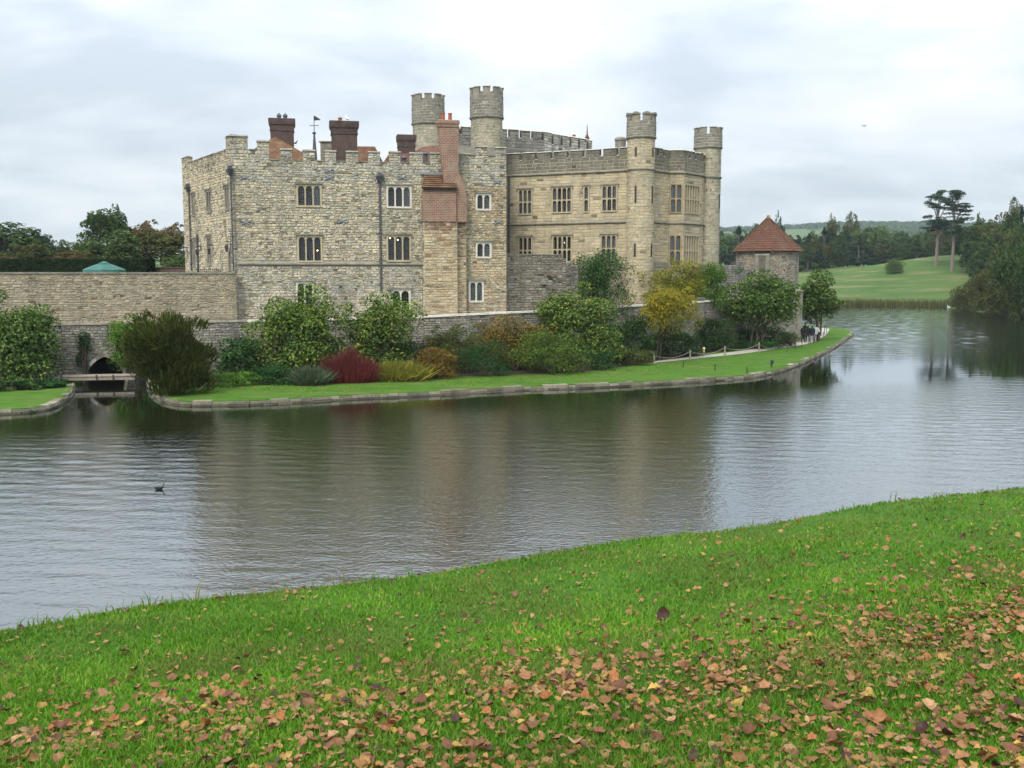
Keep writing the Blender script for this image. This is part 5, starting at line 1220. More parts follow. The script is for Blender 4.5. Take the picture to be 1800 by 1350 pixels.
# --- far trees: prototypes, then copies of the whole tree
def proto_tree(h, w_, n, size, kind, seed):
    rg = np.random.default_rng(seed)
    if kind in ('broad', 'bush'): lb = dome_lobes(w_, w_, h * (0.9 if kind == 'broad' else 1.0), 26, h * (0.1 if kind == 'broad' else 0.0), 0.33, seed, full=True); pos, nr = shell(lb, n, 0.35, 0.5, 0.5)
    elif kind == 'tall': lb = dome_lobes(w_ * 0.8, w_ * 0.8, h * 0.94, 24, h * 0.06, 0.36, seed, full=True); pos, nr = shell(lb, n, 0.35, 0.5, 0.5)
    elif kind == 'airy': lb = dome_lobes(w_, w_, h * 0.8, 22, h * 0.2, 0.23, seed)[:-1]; pos, nr = shell(lb, n, 0.35, 0.6, 0.5)
    elif kind == 'conifer':
        lb = []
        for k in range(34):
            t = rg.random() ** 1.3; a = rg.random() * 6.283; rad = w_ * (1 - t) * 0.72
            lb.append((math.cos(a) * rad, math.sin(a) * rad, h * (0.08 + 0.9 * t), w_ * 0.34 * (1.05 - t), w_ * 0.34 * (1.05 - t), h * 0.07))
        pos, nr = shell(lb, n, 0.5, 0.4, 0.4)
    elif kind == 'pine':
        lb = []
        for k in range(46):
            t = rg.random(); a = rg.random() * 6.283; rad = w_ * (0.1 + 0.85 * rg.random()) * (0.55 + 0.75 * t if t < 0.5 else 1.55 - 1.25 * t)
            lb.append((math.cos(a) * rad, math.sin(a) * rad, h * (0.46 + 0.51 * t + 0.03 * rg.random()), w_ * rg.uniform(0.16, 0.42), w_ * rg.uniform(0.16, 0.42), h * rg.uniform(0.010, 0.022)))
        pos, nr = shell(lb, n, 0.7, 0.35, 0.3)
    r = leaf_cards('crown', pos, nr, size * NR.uniform(0.6, 1.3, n), 0.45, LEAF['fartree'], None, (0, 0, 0))
    crown = r.data; bpy.data.objects.remove(r)
    m = MB(); r0 = 0.022 * h
    if kind == 'pine':
        m.tube([(0, 0, -0.3), (0.25, 0, h * 0.3), (-0.2, 0.1, h * 0.6), (0.1, 0, h * 0.92)], [r0 * 1.3, r0, r0 * 0.8, r0 * 0.2], 8)
    else: m.tube([(0, 0, -0.5), (0.1, 0, h * 0.3), (0, 0.1, h * 0.75)], [r0, r0 * 0.8, r0 * 0.3], 7)
    for l in lb[:14 if kind in ('pine', 'airy') else 8]: m.tube([(0, 0, max(h * 0.18, l[2] * 0.72)), (l[0] * 0.5, l[1] * 0.5, l[2] * 0.9), (l[0], l[1], l[2])], [r0 * 0.5, r0 * 0.35, r0 * 0.1], 5)
    o = m.build('trunk', MT['bark']); tm = o.data; bpy.data.objects.remove(o)
    return (crown, tm, h, w_)
PROTO = {('broad', i): proto_tree(13, 5.6, 5200, 0.42, 'broad', 40 + i) for i in range(3)}
PROTO.update({('tall', i): proto_tree(14, 4.4, 4600, 0.42, 'tall', 60 + i) for i in range(2)})
PROTO.update({('airy', i): proto_tree(15, 5.5, 2600, 0.4, 'airy', 70 + i) for i in range(2)})
PROTO.update({('conifer', i): proto_tree(15, 3.6, 4200, 0.42, 'conifer', 80 + i) for i in range(2)})
PROTO.update({('pine', i): proto_tree(20, 6.2, 5200, 0.30, 'pine', 90 + i) for i in range(2)})
PROTO.update({('bush', i): proto_tree(9, 6.5, 8000, 0.3, 'bush', 95 + i) for i in range(2)})
def far_tree(kind, x, yt, wpx, Y, leaf, label, group, name='tree', zb=None, bark='bark', cat='tree', sy=1.0):
    X = (x - 900) / FPX * Y; zb = float(far_z(np.array([X]), np.array([Y]))[0]) if zb is None else zb
    zt = atY(x, yt, Y)[2]; cr_, tm, h, w_ = PROTO[(kind, R.randrange(2))]
    o = thing(name, (X, Y, zb - 0.1), label, cat, group)
    s = (wpx / 2 / FPX * Y) / w_; o.scale = (s, s * sy, (zt - zb) / h); o.rotation_euler = (0, 0, R.uniform(0, 6.28))
    c = link('crown', cr_, o); c.material_slots[0].link = 'OBJECT'; c.material_slots[0].material = LEAF[leaf]
    t = link('trunk', tm, o); t.material_slots[0].link = 'OBJECT'; t.material_slots[0].material = MT[bark]
    return o
g = 'trees beyond the west terrace'
for a in [('broad', 196, 358, 96, 150, 'fartree', 'tallest dark tree standing above the green parasol', 'tree'),
          ('broad', 15, 388, 150, 160, 'fartree', 'big dark tree at the picture edge behind the clipped hedge', 'tree'),
          ('broad', 72, 402, 62, 170, 'farblue', 'dark flat-topped tree next to the edge tree', 'tree'),
          ('broad', 62, 423, 80, 140, 'farolive', 'brownish tree low behind the clipped hedge', 'tree'),
          ('broad', 10, 446, 60, 130, 'farrust', 'small orange tree at the picture edge above the hedge', 'tree'),
          ('broad', 110, 421, 56, 175, 'fartree', 'small rounded dark tree in the dip of the treeline', 'tree'),
          ('broad', 134, 438, 62, 135, 'farrust', 'orange tree left of the green parasol', 'tree'),
          ('broad', 163, 418, 80, 140, 'farpale', 'pale yellow-green tree behind the green parasol', 'tree'),
          ('tall', 224, 402, 84, 138, 'farpale', 'pointed pale green tree right of the green parasol', 'tree'),
          ('airy', 258, 380, 84, 152, 'farrust', 'thin-crowned brown autumn tree right of the tallest tree', 'tree'),
          ('airy', 304, 386, 80, 150, 'farrust', 'thin reddish autumn tree beside the keep wall', 'tree'),
          ('broad', 288, 404, 110, 146, 'farolive', 'olive brown broad tree beside the keep', 'tree'),
          ('broad', 318, 446, 70, 128, 'farpale', 'low grey-green bush at the foot of the keep flank', 'tree')]:
    far_tree(*a[:7], g, a[7])
g = 'trees of the wood beyond the field'
LB = {'fartree': 'dark green broadleaf tree in the wood beyond the field', 'farpale': 'lighter green tree in the wood beyond the field', 'farolive': 'brownish olive tree in the wood beyond the field', 'farblue': 'dark conifer in the wood beyond the field', 'farrust': 'rusty autumn tree in the wood beyond the field'}
row = []
for i in range(34):
    x = 1262 + i * 14 + R.uniform(-6, 6); row.append((R.choice(['broad', 'broad', 'tall', 'conifer']), x, R.uniform(394, 412), R.uniform(46, 72), R.uniform(392, 440), R.choice(['fartree', 'fartree', 'farolive', 'farpale', 'farblue'])))
for i in range(22):
    x = 1405 + i * 12 + R.uniform(-5, 5); row.append((R.choice(['broad', 'tall', 'conifer']), x, R.uniform(410, 436), R.uniform(36, 52), R.uniform(352, 376), R.choice(['fartree', 'farblue', 'farolive', 'fartree'])))
for a in ((1640, 470, 'fartree'), (1690, 468, 'fartree')): pass
for kd, x, yt, wp, Y, lf in row: far_tree(kd if lf != 'farblue' else 'conifer', x, yt, wp, Y, lf, LB[lf], g)
for a in [('broad', 1457, 375, 24, 450, 'farolive', 'round bare-topped tree standing above the wood', 'tree'), ('broad', 1492, 374, 34, 450, 'farolive', 'larger round brown tree standing above the wood', 'tree'),
          ('broad', 1362, 371, 26, 240, 'fartree', 'dark tree top showing behind the tiled tower roof', 'tree'), ('broad', 1614, 411, 17, 380, 'farpale', 'small yellow tree glowing in the wood edge', 'tree'),
          ('bush', 1570, 452, 34, 300, 'farpale', 'round pale bush alone on the rough field', 'bush')]:
    far_tree(*a[:7], g if a[7] == 'tree' else None, a[7], cat=a[7])
for x, yt, wp, lab in ((1640, 334, 70, 'left of the two tall flat-topped pines on the knoll'), (1668, 333, 66, 'right of the two tall flat-topped pines on the knoll')):
    far_tree('pine', x, yt, wp, 300 + (x - 1643) * -0.35, 'farblue', lab, 'two tall pines on the knoll', 'pine_tree', bark='palebark')
g = 'trees of the east wood'
E = [('broad', 1715, 385, 70, 285, 'fartree'), ('broad', 1745, 378, 72, 275, 'farolive'), ('conifer', 1785, 364, 52, 268, 'farblue'), ('tall', 1768, 372, 52, 262, 'fartree'), ('broad', 1820, 372, 80, 250, 'fartree'), ('broad', 1725, 412, 60, 262, 'fartree'), ('broad', 1780, 405, 80, 250, 'farolive'), ('broad', 1850, 368, 80, 240, 'fartree'), ('broad', 1900, 360, 90, 235, 'farolive'), ('broad', 1692, 398, 44, 300, 'fartree'), ('tall', 1962, 360, 90, 225, 'fartree')]
EL = {'fartree': 'dark green tree in the east wood above the lake', 'farolive': 'brown-tinged tree in the east wood above the lake', 'farblue': 'conifer in the east wood above the lake'}
for kd, x, yt, wp, Y, lf in E: far_tree(kd, x, yt, wp, Y, lf, EL[lf], g)
far_tree('airy', 1770, 346, 44, 290, 'farolive', 'thin bare-topped tree standing above the east wood', g)
far_tree('airy', 1712, 368, 22, 300, 'fartree', 'spindly tree top above the east wood', g)
g = 'bushes on the east shore'
for x, yt, wp, Y, lf, lab in ((1792, 400, 110, 172, 'fartree', 'tall willow-like bush at the east shore picture edge'), (1845, 392, 130, 160, 'fartree', 'large bush beyond the east shore edge'), (1745, 455, 90, 186, 'farolive', 'brown-green bush on the east shore'), (1708, 488, 72, 200, 'farolive', 'lower bush where the reeds end on the east shore'), (1778, 478, 90, 172, 'farolive', 'bush overhanging the water on the east shore'), (1688, 510, 40, 210, 'farolive', 'smallest bush at the end of the reeds'), (1920, 395, 140, 150, 'fartree', 'large bush further round the east shore')):
    far_tree('bush', x, yt, wp, Y, lf, lab, g, 'bush', zb=0.2, cat='bush')
# reeds along the far shore
n = 9000; X = NR.uniform(20, 100, n); Yb_ = shoreY(X) + NR.uniform(-0.8, 3.5, n); hgt = NR.uniform(1.0, 2.3, n)
base = np.stack([X, Yb_, np.zeros(n)], 1); lean = NR.normal(size=(n, 2)) * 0.15; tip = base.copy(); tip[:, :2] += lean; tip[:, 2] = hgt; sdv = np.zeros((n, 3)); a = NR.random(n) * 6.28; sdv[:, 0] = np.cos(a) * 0.07; sdv[:, 1] = np.sin(a) * 0.07
v = np.stack([base - sdv, base + sdv, tip], 1).reshape(-1, 3); o = np_mesh('reeds', v, None, np.arange(n * 3).reshape(-1, 3), LEAF['reed']); tag(o, 'belt of reeds along the far lake shore', 'reeds', kind='stuff')
# distant wood on the ridge
n = 3600; X = np.concatenate([NR.uniform(330, 1450, 3000), NR.uniform(-600, 1900, 600)]); Yh = np.concatenate([NR.uniform(1500, 2450, 3000), NR.uniform(1400, 2400, 600)])
keepm = ~((X < 640) & (Yh < 2230) & (np.sin(X / 60) > -0.8)) & (np.sin(X / 120 + 1) + np.sin(Yh / 110) > -1.5); X, Yh = X[keepm], Yh[keepm]; Zh = far_z(X, Yh)
P_, Nn_ = [], []
for x_, y_, z_ in zip(X, Yh, Zh):
    r_ = R.uniform(5, 9); k_ = 24; d = NR.normal(size=(k_, 3)); d /= np.linalg.norm(d, axis=1, keepdims=True); d[:, 2] = np.abs(d[:, 2]); P_.append(np.array([x_, y_, z_ + 3]) + d * np.array([r_ * 1.5, r_ * 1.2, r_])); Nn_.append(d + NR.normal(size=(k_, 3)) * 0.2)
P_ = np.concatenate(P_); Nn_ = np.concatenate(Nn_)
o = leaf_cards('far_wood', P_, Nn_, NR.uniform(2.6, 4.6, len(P_)), 0.6, LEAF['fartree'], None, (0, 0, 0)); tag(o, 'distant wood covering the blue ridge', 'wood', kind='stuff')

# clipped hedge on the terrace
hg = thing('clipped_hedge', (-40, 86, 6.45), 'tall dark clipped yew hedge on the terrace behind the green parasol', 'hedge')
a = atY(-190, 457, 84)[0]; b = atY(265, 455, 86)[0]; zt = atY(200, 455.5, 85)[2]
m = MB(); m.box(ID, a, b - 0.1, 6.4, zt - 0.08, 85.1, 87); m.build('core', MT['soil'], hg)
n = 16000; p = np.stack([NR.uniform(a, b, n), 85 + NR.normal(size=n) * 0.03, NR.uniform(6.45, zt, n)], 1); nn = np.tile([0, -1, 0.1], (n, 1)) + NR.normal(size=(n, 3)) * 0.45
k_ = n // 4; p[:k_, 1] = NR.uniform(85, 87, k_); p[:k_, 2] = zt - 0.04 + NR.normal(size=k_) * 0.025; nn[:k_] = np.array([0, 0, 1]) + NR.normal(size=(k_, 3)) * 0.4
k2 = n // 12; p[k_:k_ + k2, 0] = b; p[k_:k_ + k2, 1] = NR.uniform(85, 87, k2); nn[k_:k_ + k2] = np.array([1, 0, 0]) + NR.normal(size=(k2, 3)) * 0.4
leaf_cards('foliage', p, nn, NR.uniform(0.07, 0.13, n), 0.5, LEAF['hedge'], hg)

# ================================================================== FOREGROUND GRASS AND LEAVES
def on_bank(x, y):
    """pixels -> points on the near bank (plane part)"""
    x = np.asarray(x, float); y = np.asarray(y, float); cx = (x - 900) / FPX; cy = (675 - y) / FPX
    dy = math.cos(TH) + cy * math.sin(TH); dz = -math.sin(TH) + cy * math.cos(TH)
    t = (5.3 - H) / (dz + 0.154 * dy - 0.06 * cx); return cx * t, dy * t
n = 330000
px, py = NR.uniform(-330, 2130, n), NR.uniform(835, 1520, n); gx, gy = on_bank(px, py)
ok = (gy > 2.5) & (gy < brow(gx) + 1.6) & (gy < 32); gx, gy = gx[ok], gy[ok]; n = len(gx); gz = bank_z(gx, gy)
dist = np.sqrt(gx ** 2 + gy ** 2)
base = np.stack([gx, gy, gz - 0.01], 1); hgt = NR.uniform(0.026, 0.066, n) * (0.75 + 0.5 * (np.sin(gx * 2.1) * np.sin(gy * 1.7) * 0.5 + 0.5)); az = NR.random(n) * 6.283
sb_ = gy - brow(gx); tuft = (sb_ > -0.7) & (sb_ < 0.9) & (NR.random(n) < 0.05 * (0.4 + np.sin(gx * 3.1) ** 2)); hgt = np.where(tuft, hgt * NR.uniform(1.6, 3.4, n), hgt)
lean = hgt * NR.uniform(0.15, 0.9, n); tip = base + np.stack([np.cos(az) * lean, np.sin(az) * lean, hgt], 1); mid = base + np.stack([np.cos(az) * lean * 0.3, np.sin(az) * lean * 0.3, hgt * 0.6], 1)
wd = (0.0016 + 0.00055 * dist) * NR.uniform(0.7, 1.3, n); a2 = NR.random(n) * 3.14; sdv = np.stack([np.cos(a2) * wd, np.sin(a2) * wd, np.zeros(n)], 1)
v = np.stack([base - sdv, base + sdv, mid + sdv * 0.8, mid - sdv * 0.8, tip], 1).reshape(-1, 3); i = np.arange(n)[:, None] * 5
o = np_mesh('grass', v, i + np.array([[0, 1, 2, 3]]), i + np.array([[3, 2, 4]]), LEAF['blade']); tag(o, 'short bright green grass covering the near bank', 'grass', kind='stuff')

LC = {'tan': (0.28, 0.135, 0.055), 'brown': (0.17, 0.075, 0.034), 'dark': (0.06, 0.03, 0.022), 'orange': (0.31, 0.12, 0.035), 'yellow': (0.42, 0.28, 0.06), 'pale': (0.35, 0.21, 0.10)}
def m_dead(name, c):
    k = NT(name); v = k.co(); 
    if c is None:
        rnd = k.n('ShaderNodeNewGeometry').outputs['Random Per Island']; vals = list(LC.values()); order = [0, 1, 5, 0, 3, 5, 0, 4, 1, 2, 0, 5]
        col = k.ramp(rnd, [(i / 11, vals[j]) for i, j in enumerate(order)])
    else: col = k.mix(1, c, k.ramp(k.n('ShaderNodeObjectInfo').outputs['Random'], [(0, (0.75, 0.72, 0.7)), (1, (1.2, 1.2, 1.2))]), 'MULTIPLY')
    col = k.mix(1, col, k.ramp(k.noise(v, 35 if c is None else 3.5, 4, 0.7), [(0.3, (0.55, 0.52, 0.5)), (0.7, (1.2, 1.2, 1.2))]), 'MULTIPLY')
    k.fin(col, 0.6, 0.3); tr = k.n('ShaderNodeBsdfTranslucent'); k.l(col, tr.inputs[0]); ms = k.n('ShaderNodeMixShader'); ms.inputs[0].default_value = 0.15
    k.l(k.p.outputs[0], ms.inputs[1]); k.l(tr.outputs[0], ms.inputs[2]); k.l(ms.outputs[0], k.o.inputs[0]); return k.m
DL = {a: m_dead('fallen_leaf_' + a, c) for a, c in LC.items()}; DLm = m_dead('fallen_leaves_mixed', None)
def leaf_shape(sd_):
    rg = np.random.default_rng(sd_); nu, nv = 8, 5; c1, c2, c3 = rg.uniform(-0.7, 1.0), rg.uniform(-0.3, 1.3), rg.uniform(-0.7, 0.7); wmx = rg.uniform(0.34, 0.48); V = []
    for i in range(nu):
        t = i / (nu - 1); w_ = wmx * (math.sin(math.pi * (t * 0.86 + 0.1)) ** 0.8) * (1 + rg.uniform(-0.28, 0.2)); w_ = max(w_, 0.02) if i < nu - 1 else 0.012
        for j in range(nv):
            s_ = (j / (nv - 1)) * 2 - 1; x_ = t - 0.5 + rg.uniform(-0.03, 0.03); y_ = s_ * w_ * (1 + rg.uniform(-0.12, 0.12))
            V.append((x_, y_, c1 * x_ * x_ + c2 * y_ * y_ * 1.6 + c3 * x_ * y_ + 0.12 * abs(s_) * w_ + rg.uniform(-0.02, 0.02)))
    q = [(i * nv + j, i * nv + j + 1, (i + 1) * nv + j + 1, (i + 1) * nv + j) for i in range(nu - 1) for j in range(nv - 1)]
    V = np.array(V); V[:, 2] -= V[:, 2].min(); return V, np.array(q)
SH = [leaf_shape(200 + i) for i in range(9)]
n = 52000; px, py = NR.uniform(-330, 2130, n), NR.uniform(838, 1450, n)
ys_ = np.interp(px, [-330, 0, 400, 900, 1200, 1450, 1800, 2130], [1345, 1322, 1268, 1222, 1195, 1150, 1075, 1010]); d = py - ys_
yb_ = np.interp(px, [-330, 0, 900, 1800, 2130], [1175, 1108, 975, 860, 820])
up_ = np.clip((py - yb_) / np.maximum(60, ys_ - yb_), 0, 1)
strip_w = np.interp(px, [0, 700, 1400, 1800], [40, 36, 42, 46]); patch = 0.5 + 0.5 * np.sin(px / 61 + 1.1 * np.sin(py / 37)) * np.sin(py / 29 + px / 140)
rho = 0.080 * (0.4 + up_ ** 1.6 * 1.9) + 0.34 * np.exp(-(d / strip_w) ** 2) * (0.45 + 0.75 * patch) + np.where(d > 0, 0.05 * (0.55 + patch), 0)
size_w = np.clip((py - 820) / 480, 0.12, 1.2) ** -0.9          # more, smaller leaves further off
sel = NR.random(n) < rho * np.interp(px, [0, 700, 1800], [0.7, 0.95, 1.15]) * np.clip(size_w, 0.8, 2.6) * 0.95; px, py = px[sel], py[sel]
gx, gy = on_bank(px, py); ok = (gy > 3.0) & (gy < brow(gx) + 0.3); gx, gy, px, py = gx[ok], gy[ok], px[ok], py[ok]; gz = bank_z(gx, gy); n = len(gx)
print('fallen leaves', n)
size = np.clip(np.exp(NR.normal(size=n) * 0.38) * 0.041, 0.016, 0.088) * np.where(NR.random(n) < 0.1, 1.2, 1.0)
inf = (px > 0) & (px < 1800) & (py > 0) & (py < 1345); dist = np.hypot(gx, gy); score = np.where(inf, size / dist, 0); order = np.argsort(-score); ind = order[:300]; rest = order[300:]
def rot_of():
    a, b, c = NR.normal() * 0.35, NR.normal() * 0.35, NR.random() * 6.283
    if NR.random() < 0.35: b += math.pi
    return a, b, c
LM = {}
for s_ in range(len(SH)):
    o = np_mesh('fallen_leaf', SH[s_][0], SH[s_][1], None, DL['tan'], off=(0, 0, 0)); o.data.polygons.foreach_set('use_smooth', [True] * len(o.data.polygons)); LM[s_] = o.data; bpy.data.objects.remove(o)
desc = {'tan': 'curled tan fallen leaf among the nearest leaves on the grass', 'brown': 'mid-brown fallen leaf among the nearest leaves on the grass', 'dark': 'dark brown fallen leaf among the nearest leaves on the grass', 'orange': 'orange fallen leaf among the nearest leaves on the grass', 'yellow': 'yellow fallen leaf among the nearest leaves on the grass', 'pale': 'pale buff fallen leaf among the nearest leaves on the grass'}
for i in ind:
    s_ = R.randrange(len(SH)); kd = R.choices(list(LC), [36, 20, 7, 10, 7, 26])[0]
    o = link('fallen_leaf', LM[s_]); o.scale = (size[i],) * 3; o.rotation_euler = rot_of(); o.location = (gx[i], gy[i], gz[i] + 0.025 + 0.03 * R.random())
    o.material_slots[0].link = 'OBJECT'; o.material_slots[0].material = DL[kd]; tag(o, desc[kd], 'leaf', kd + ' fallen leaves on the bank')
VV, QQ = [], []; c0 = 0
for i in rest:
    V, q = SH[R.randrange(len(SH))]; a, b, c = rot_of(); ca, sa, cb_, sb_, cc_, sc_ = math.cos(a), math.sin(a), math.cos(b), math.sin(b), math.cos(c), math.sin(c)
    Rm = np.array([[cc_, -sc_, 0], [sc_, cc_, 0], [0, 0, 1]]) @ np.array([[cb_, 0, sb_], [0, 1, 0], [-sb_, 0, cb_]]) @ np.array([[1, 0, 0], [0, ca, -sa], [0, sa, ca]])
    VV.append((V * size[i]) @ Rm.T + np.array([gx[i], gy[i], gz[i] + 0.03])); QQ.append(q + c0); c0 += len(V)
o = np_mesh('fallen_leaves', np.concatenate(VV), np.concatenate(QQ), None, DLm); tag(o, 'scattered smaller fallen leaves over the whole bank', 'leaves', kind='stuff')
n = 1500; lx = NR.uniform(280, 1330, n); ly = np.interp(lx, [268, 375, 575, 750, 890, 1030, 1145, 1300], [678, 679, 676, 666, 661, 655, 640, 622]) + np.abs(NR.normal(size=n)) * 9 + 1
pts_ = np.array([atZ(a, b, LZ + 0.02) for a, b in zip(lx, ly)]); yk = np.interp(lx, [300, 471, 760, 1100, 1322], [703, 703, 688, 671, 657]); pts_ = pts_[ly < yk]; n = len(pts_)
o = leaf_cards('lawn_leaves', pts_, np.tile([0, 0, 1.0], (n, 1)) + NR.normal(size=(n, 3)) * 0.3, NR.uniform(0.03, 0.07, n), 0.6, DLm, None, (0, 0, 0)); tag(o, 'sprinkle of fallen leaves on the island lawn', 'leaves', kind='stuff')
# the dark upright leaf and tall stems at the water's edge
x_, y_ = on_bank(1165, 1082); z_ = float(bank_z(x_, y_)); o = link('upright_leaf', LM[3]); o.scale = (0.13, 0.17, 0.13); o.rotation_euler = (0.25, -1.25, 1.3); o.location = (float(x_), float(y_), z_ + 0.07); o.material_slots[0].link = 'OBJECT'; o.material_slots[0].material = DL['dark']; tag(o, 'single dark leaf standing upright in the grass mid bank', 'leaf')
def stems(name, label, x, y, specs):
    X_, Y_ = on_bank(x, y); X_, Y_ = float(X_), float(Y_); z_ = float(bank_z(X_, Y_)); m = MB()
    for dx, hgt_, ln in specs: m.tube([(X_ + dx, Y_, z_ - 0.02), (X_ + dx + ln * 0.4, Y_, z_ + hgt_ * 0.6), (X_ + dx + ln, Y_ + 0.02, z_ + hgt_)], [0.006, 0.006, 0.001], 5)
    tag(m.build(name, LEAF['lily']), label, 'grass stem')
stems('grass_stem', 'tall leaning grass stems at the bank edge on the western side', 342, 1068, [(0, 0.27, 0.1), (0.03, 0.2, 0.06)])
stems('grass_stem', 'single straight reed stem at the bank edge', 604, 1020, [(0, 0.24, 0.0)])
stems('grass_stem', 'bent grass stems at the bank edge beside the straight reed', 590, 1024, [(0, 0.14, -0.08), (-0.25, 0.08, -0.04), (-0.14, 0.09, 0.02)])
stems('grass_stem', 'forked twig at the bank edge under the far turret reflection', 1404, 915, [(0, 0.16, 0.06), (0.02, 0.15, -0.05)])
# ================================================================== SMALL THINGS
# footbridge over the arch channel
fb_ = thing('footbridge', (-25.5, 62, 0.3), 'low weathered timber footbridge across the channel before the arch', 'bridge')
A_ = atY(104, 672, 62.6); B_ = atY(236, 670, 63.4); F = Face(A_[:2], B_[:2])
zd = 0.62; n = 24
for k in range(n):
    m = MB(); m.box(F, F.len * k / n + 0.01, F.len * (k + 1) / n - 0.01, zd, zd + 0.05 + R.uniform(0, .01), -1.3, 0.02); m.build('plank', MT['wood'], fb_)
m = MB(); m.box(F, 0.1, F.len, zd - 0.22, zd - 0.002, -0.1, -0.02); m.build('beam', MT['wood'], fb_)
m = MB(); m.box(F, 0.1, F.len, zd - 0.22, zd - 0.002, -1.2, -1.1); m.build('beam', MT['wood'], fb_)
for u in (0.15, F.len * 0.5, F.len * 0.72):
    m = MB(); m.box(F, u - 0.05, u + 0.05, zd - 0.25, zd + 0.12, -0.02, 0.05); m.build('bracket', MT['darkwood'], fb_)
m = MB(); m.box(F, -0.35, 0.2, 0.0, zd - 0.003, -1.4, 0.1); m.build('abutment', MT['cutgrey'], fb_)
# rope barrier
rb = thing('rope_barrier', atZ(1213, 628, LZ), 'wooden posts with a slack rope edging the path', 'barrier')
pp = [(1150, 639), (1213, 632), (1274, 625.5), (1334, 619)]; tops = []
for x, y in pp:
    b = atZ(x, y, LZ); h_ = 17 / FPX * b[1]; m = MB(); m.tube([(b[0], b[1], LZ - 0.1), (b[0] + R.uniform(-.03, .03), b[1], LZ + h_)], [0.075, 0.065], 8); m.build('post', MT['wood'], rb); tops.append((b[0], b[1], LZ + h_ - 0.12))
e0 = atZ(1372, 613, LZ); tops.append((e0[0], e0[1], LZ + 0.35))
for a, b in zip(tops[:-1], tops[1:]):
    pts = [(a[0] + (b[0] - a[0]) * t, a[1] + (b[1] - a[1]) * t, a[2] + (b[2] - a[2]) * t - 0.34 * 4 * t * (1 - t)) for t in [i / 9 for i in range(10)]]
    m = MB(); m.tube(pts, [0.02] * 10, 5); m.build('rope', MT['wood'], rb)
for i, (x, y, h_, r_) in enumerate([(1384, 618, 0.62, .025), (1398, 614.5, 0.62, .025), (1409.5, 610.5, 0.62, .025), (1421.5, 606.5, 0.62, .025), (1435, 600, 0.62, .025), (1449, 588, 1.0, .03), (1452.5, 586, 0.9, .03), (1447, 594, 0.6, .025)]):
    b = atZ(x, y, LZ); m = MB(); m.tube([(b[0], b[1], LZ - 0.1), (b[0], b[1], LZ + h_)], [r_, r_], 6); m.lathe(b, [(LZ + h_ - 0.02, r_ * 1.1), (LZ + h_ + 0.02, r_ * 1.6), (LZ + h_ + 0.05, r_ * 0.6)], 6)
    tag(m.build('path_stake', MT['darkwood']), 'thin dark stake along the path edge near the walkers', 'stake', 'dark stakes along the path')
for i, (x, y, h_) in enumerate([(1201, 646, 0.42), (1257, 651.5, 0.42), (1313, 657, 0.42)]):
    b = atZ(x, y, LZ); m = MB(); m.tube([(b[0], b[1], LZ - 0.1), (b[0], b[1], LZ + h_)], [0.035, 0.035], 6); m.lathe(b, [(LZ + h_ - 0.02, .04), (LZ + h_ + 0.03, .045), (LZ + h_ + 0.05, .01)], 6)
    tag(m.build('lawn_peg', MT['iron']), ['short dark peg on the lawn nearest the first rope post', 'short dark peg on the lawn between two others', 'short dark peg on the lawn nearest the spotlight'][i], 'peg', 'pegs on the lawn')
b = atZ(1356, 645.5, LZ); m = MB(); m.tube([(b[0], b[1], LZ - 0.1), (b[0], b[1], LZ + 0.2)], [0.05, 0.05], 6); m.hexa([(b[0] - .07, b[1] - .06, LZ + 0.18), (b[0] + .07, b[1] - .06, LZ + .18), (b[0] + .07, b[1] + .06, LZ + .18), (b[0] - .07, b[1] + .06, LZ + .18), (b[0] - .04, b[1] - .1, LZ + .52), (b[0] + .16, b[1] - .1, LZ + .52), (b[0] + .16, b[1] + .1, LZ + .55), (b[0] - .04, b[1] + .1, LZ + .55)])
tag(m.build('spotlight', MT['iron']), 'small dark floodlight on a spike near the lawn kerb', 'spotlight')
b = atZ(1237, 626, LZ); bl_ = thing('bollard_light', b, 'little yellow and white bollard light in the border', 'light'); m = MB(); m.tube([(b[0], b[1], LZ - .1), (b[0], b[1], LZ + 0.34)], [0.06, 0.06], 8); m.build('post', MT['wood'], bl_)
MT['yellow'] = m_plain('yellow_paint', (0.55, 0.42, 0.05), (0.62, 0.5, 0.08), 5, 0.1, 0.5); MT['whitepaint'] = m_plain('white_paint', (0.72, 0.71, 0.68), (0.8, 0.79, 0.76), 5, 0.1, 0.5)
m = MB(); m.lathe(b, [(LZ + .34, .09), (LZ + .56, .1), (LZ + .6, .05)], 8); m.build('lamp_head', MT['yellow'], bl_); m = MB(); m.lathe(b, [(LZ + .6, .1), (LZ + .7, .12), (LZ + .76, .03)], 8); m.build('cap', MT['whitepaint'], bl_)
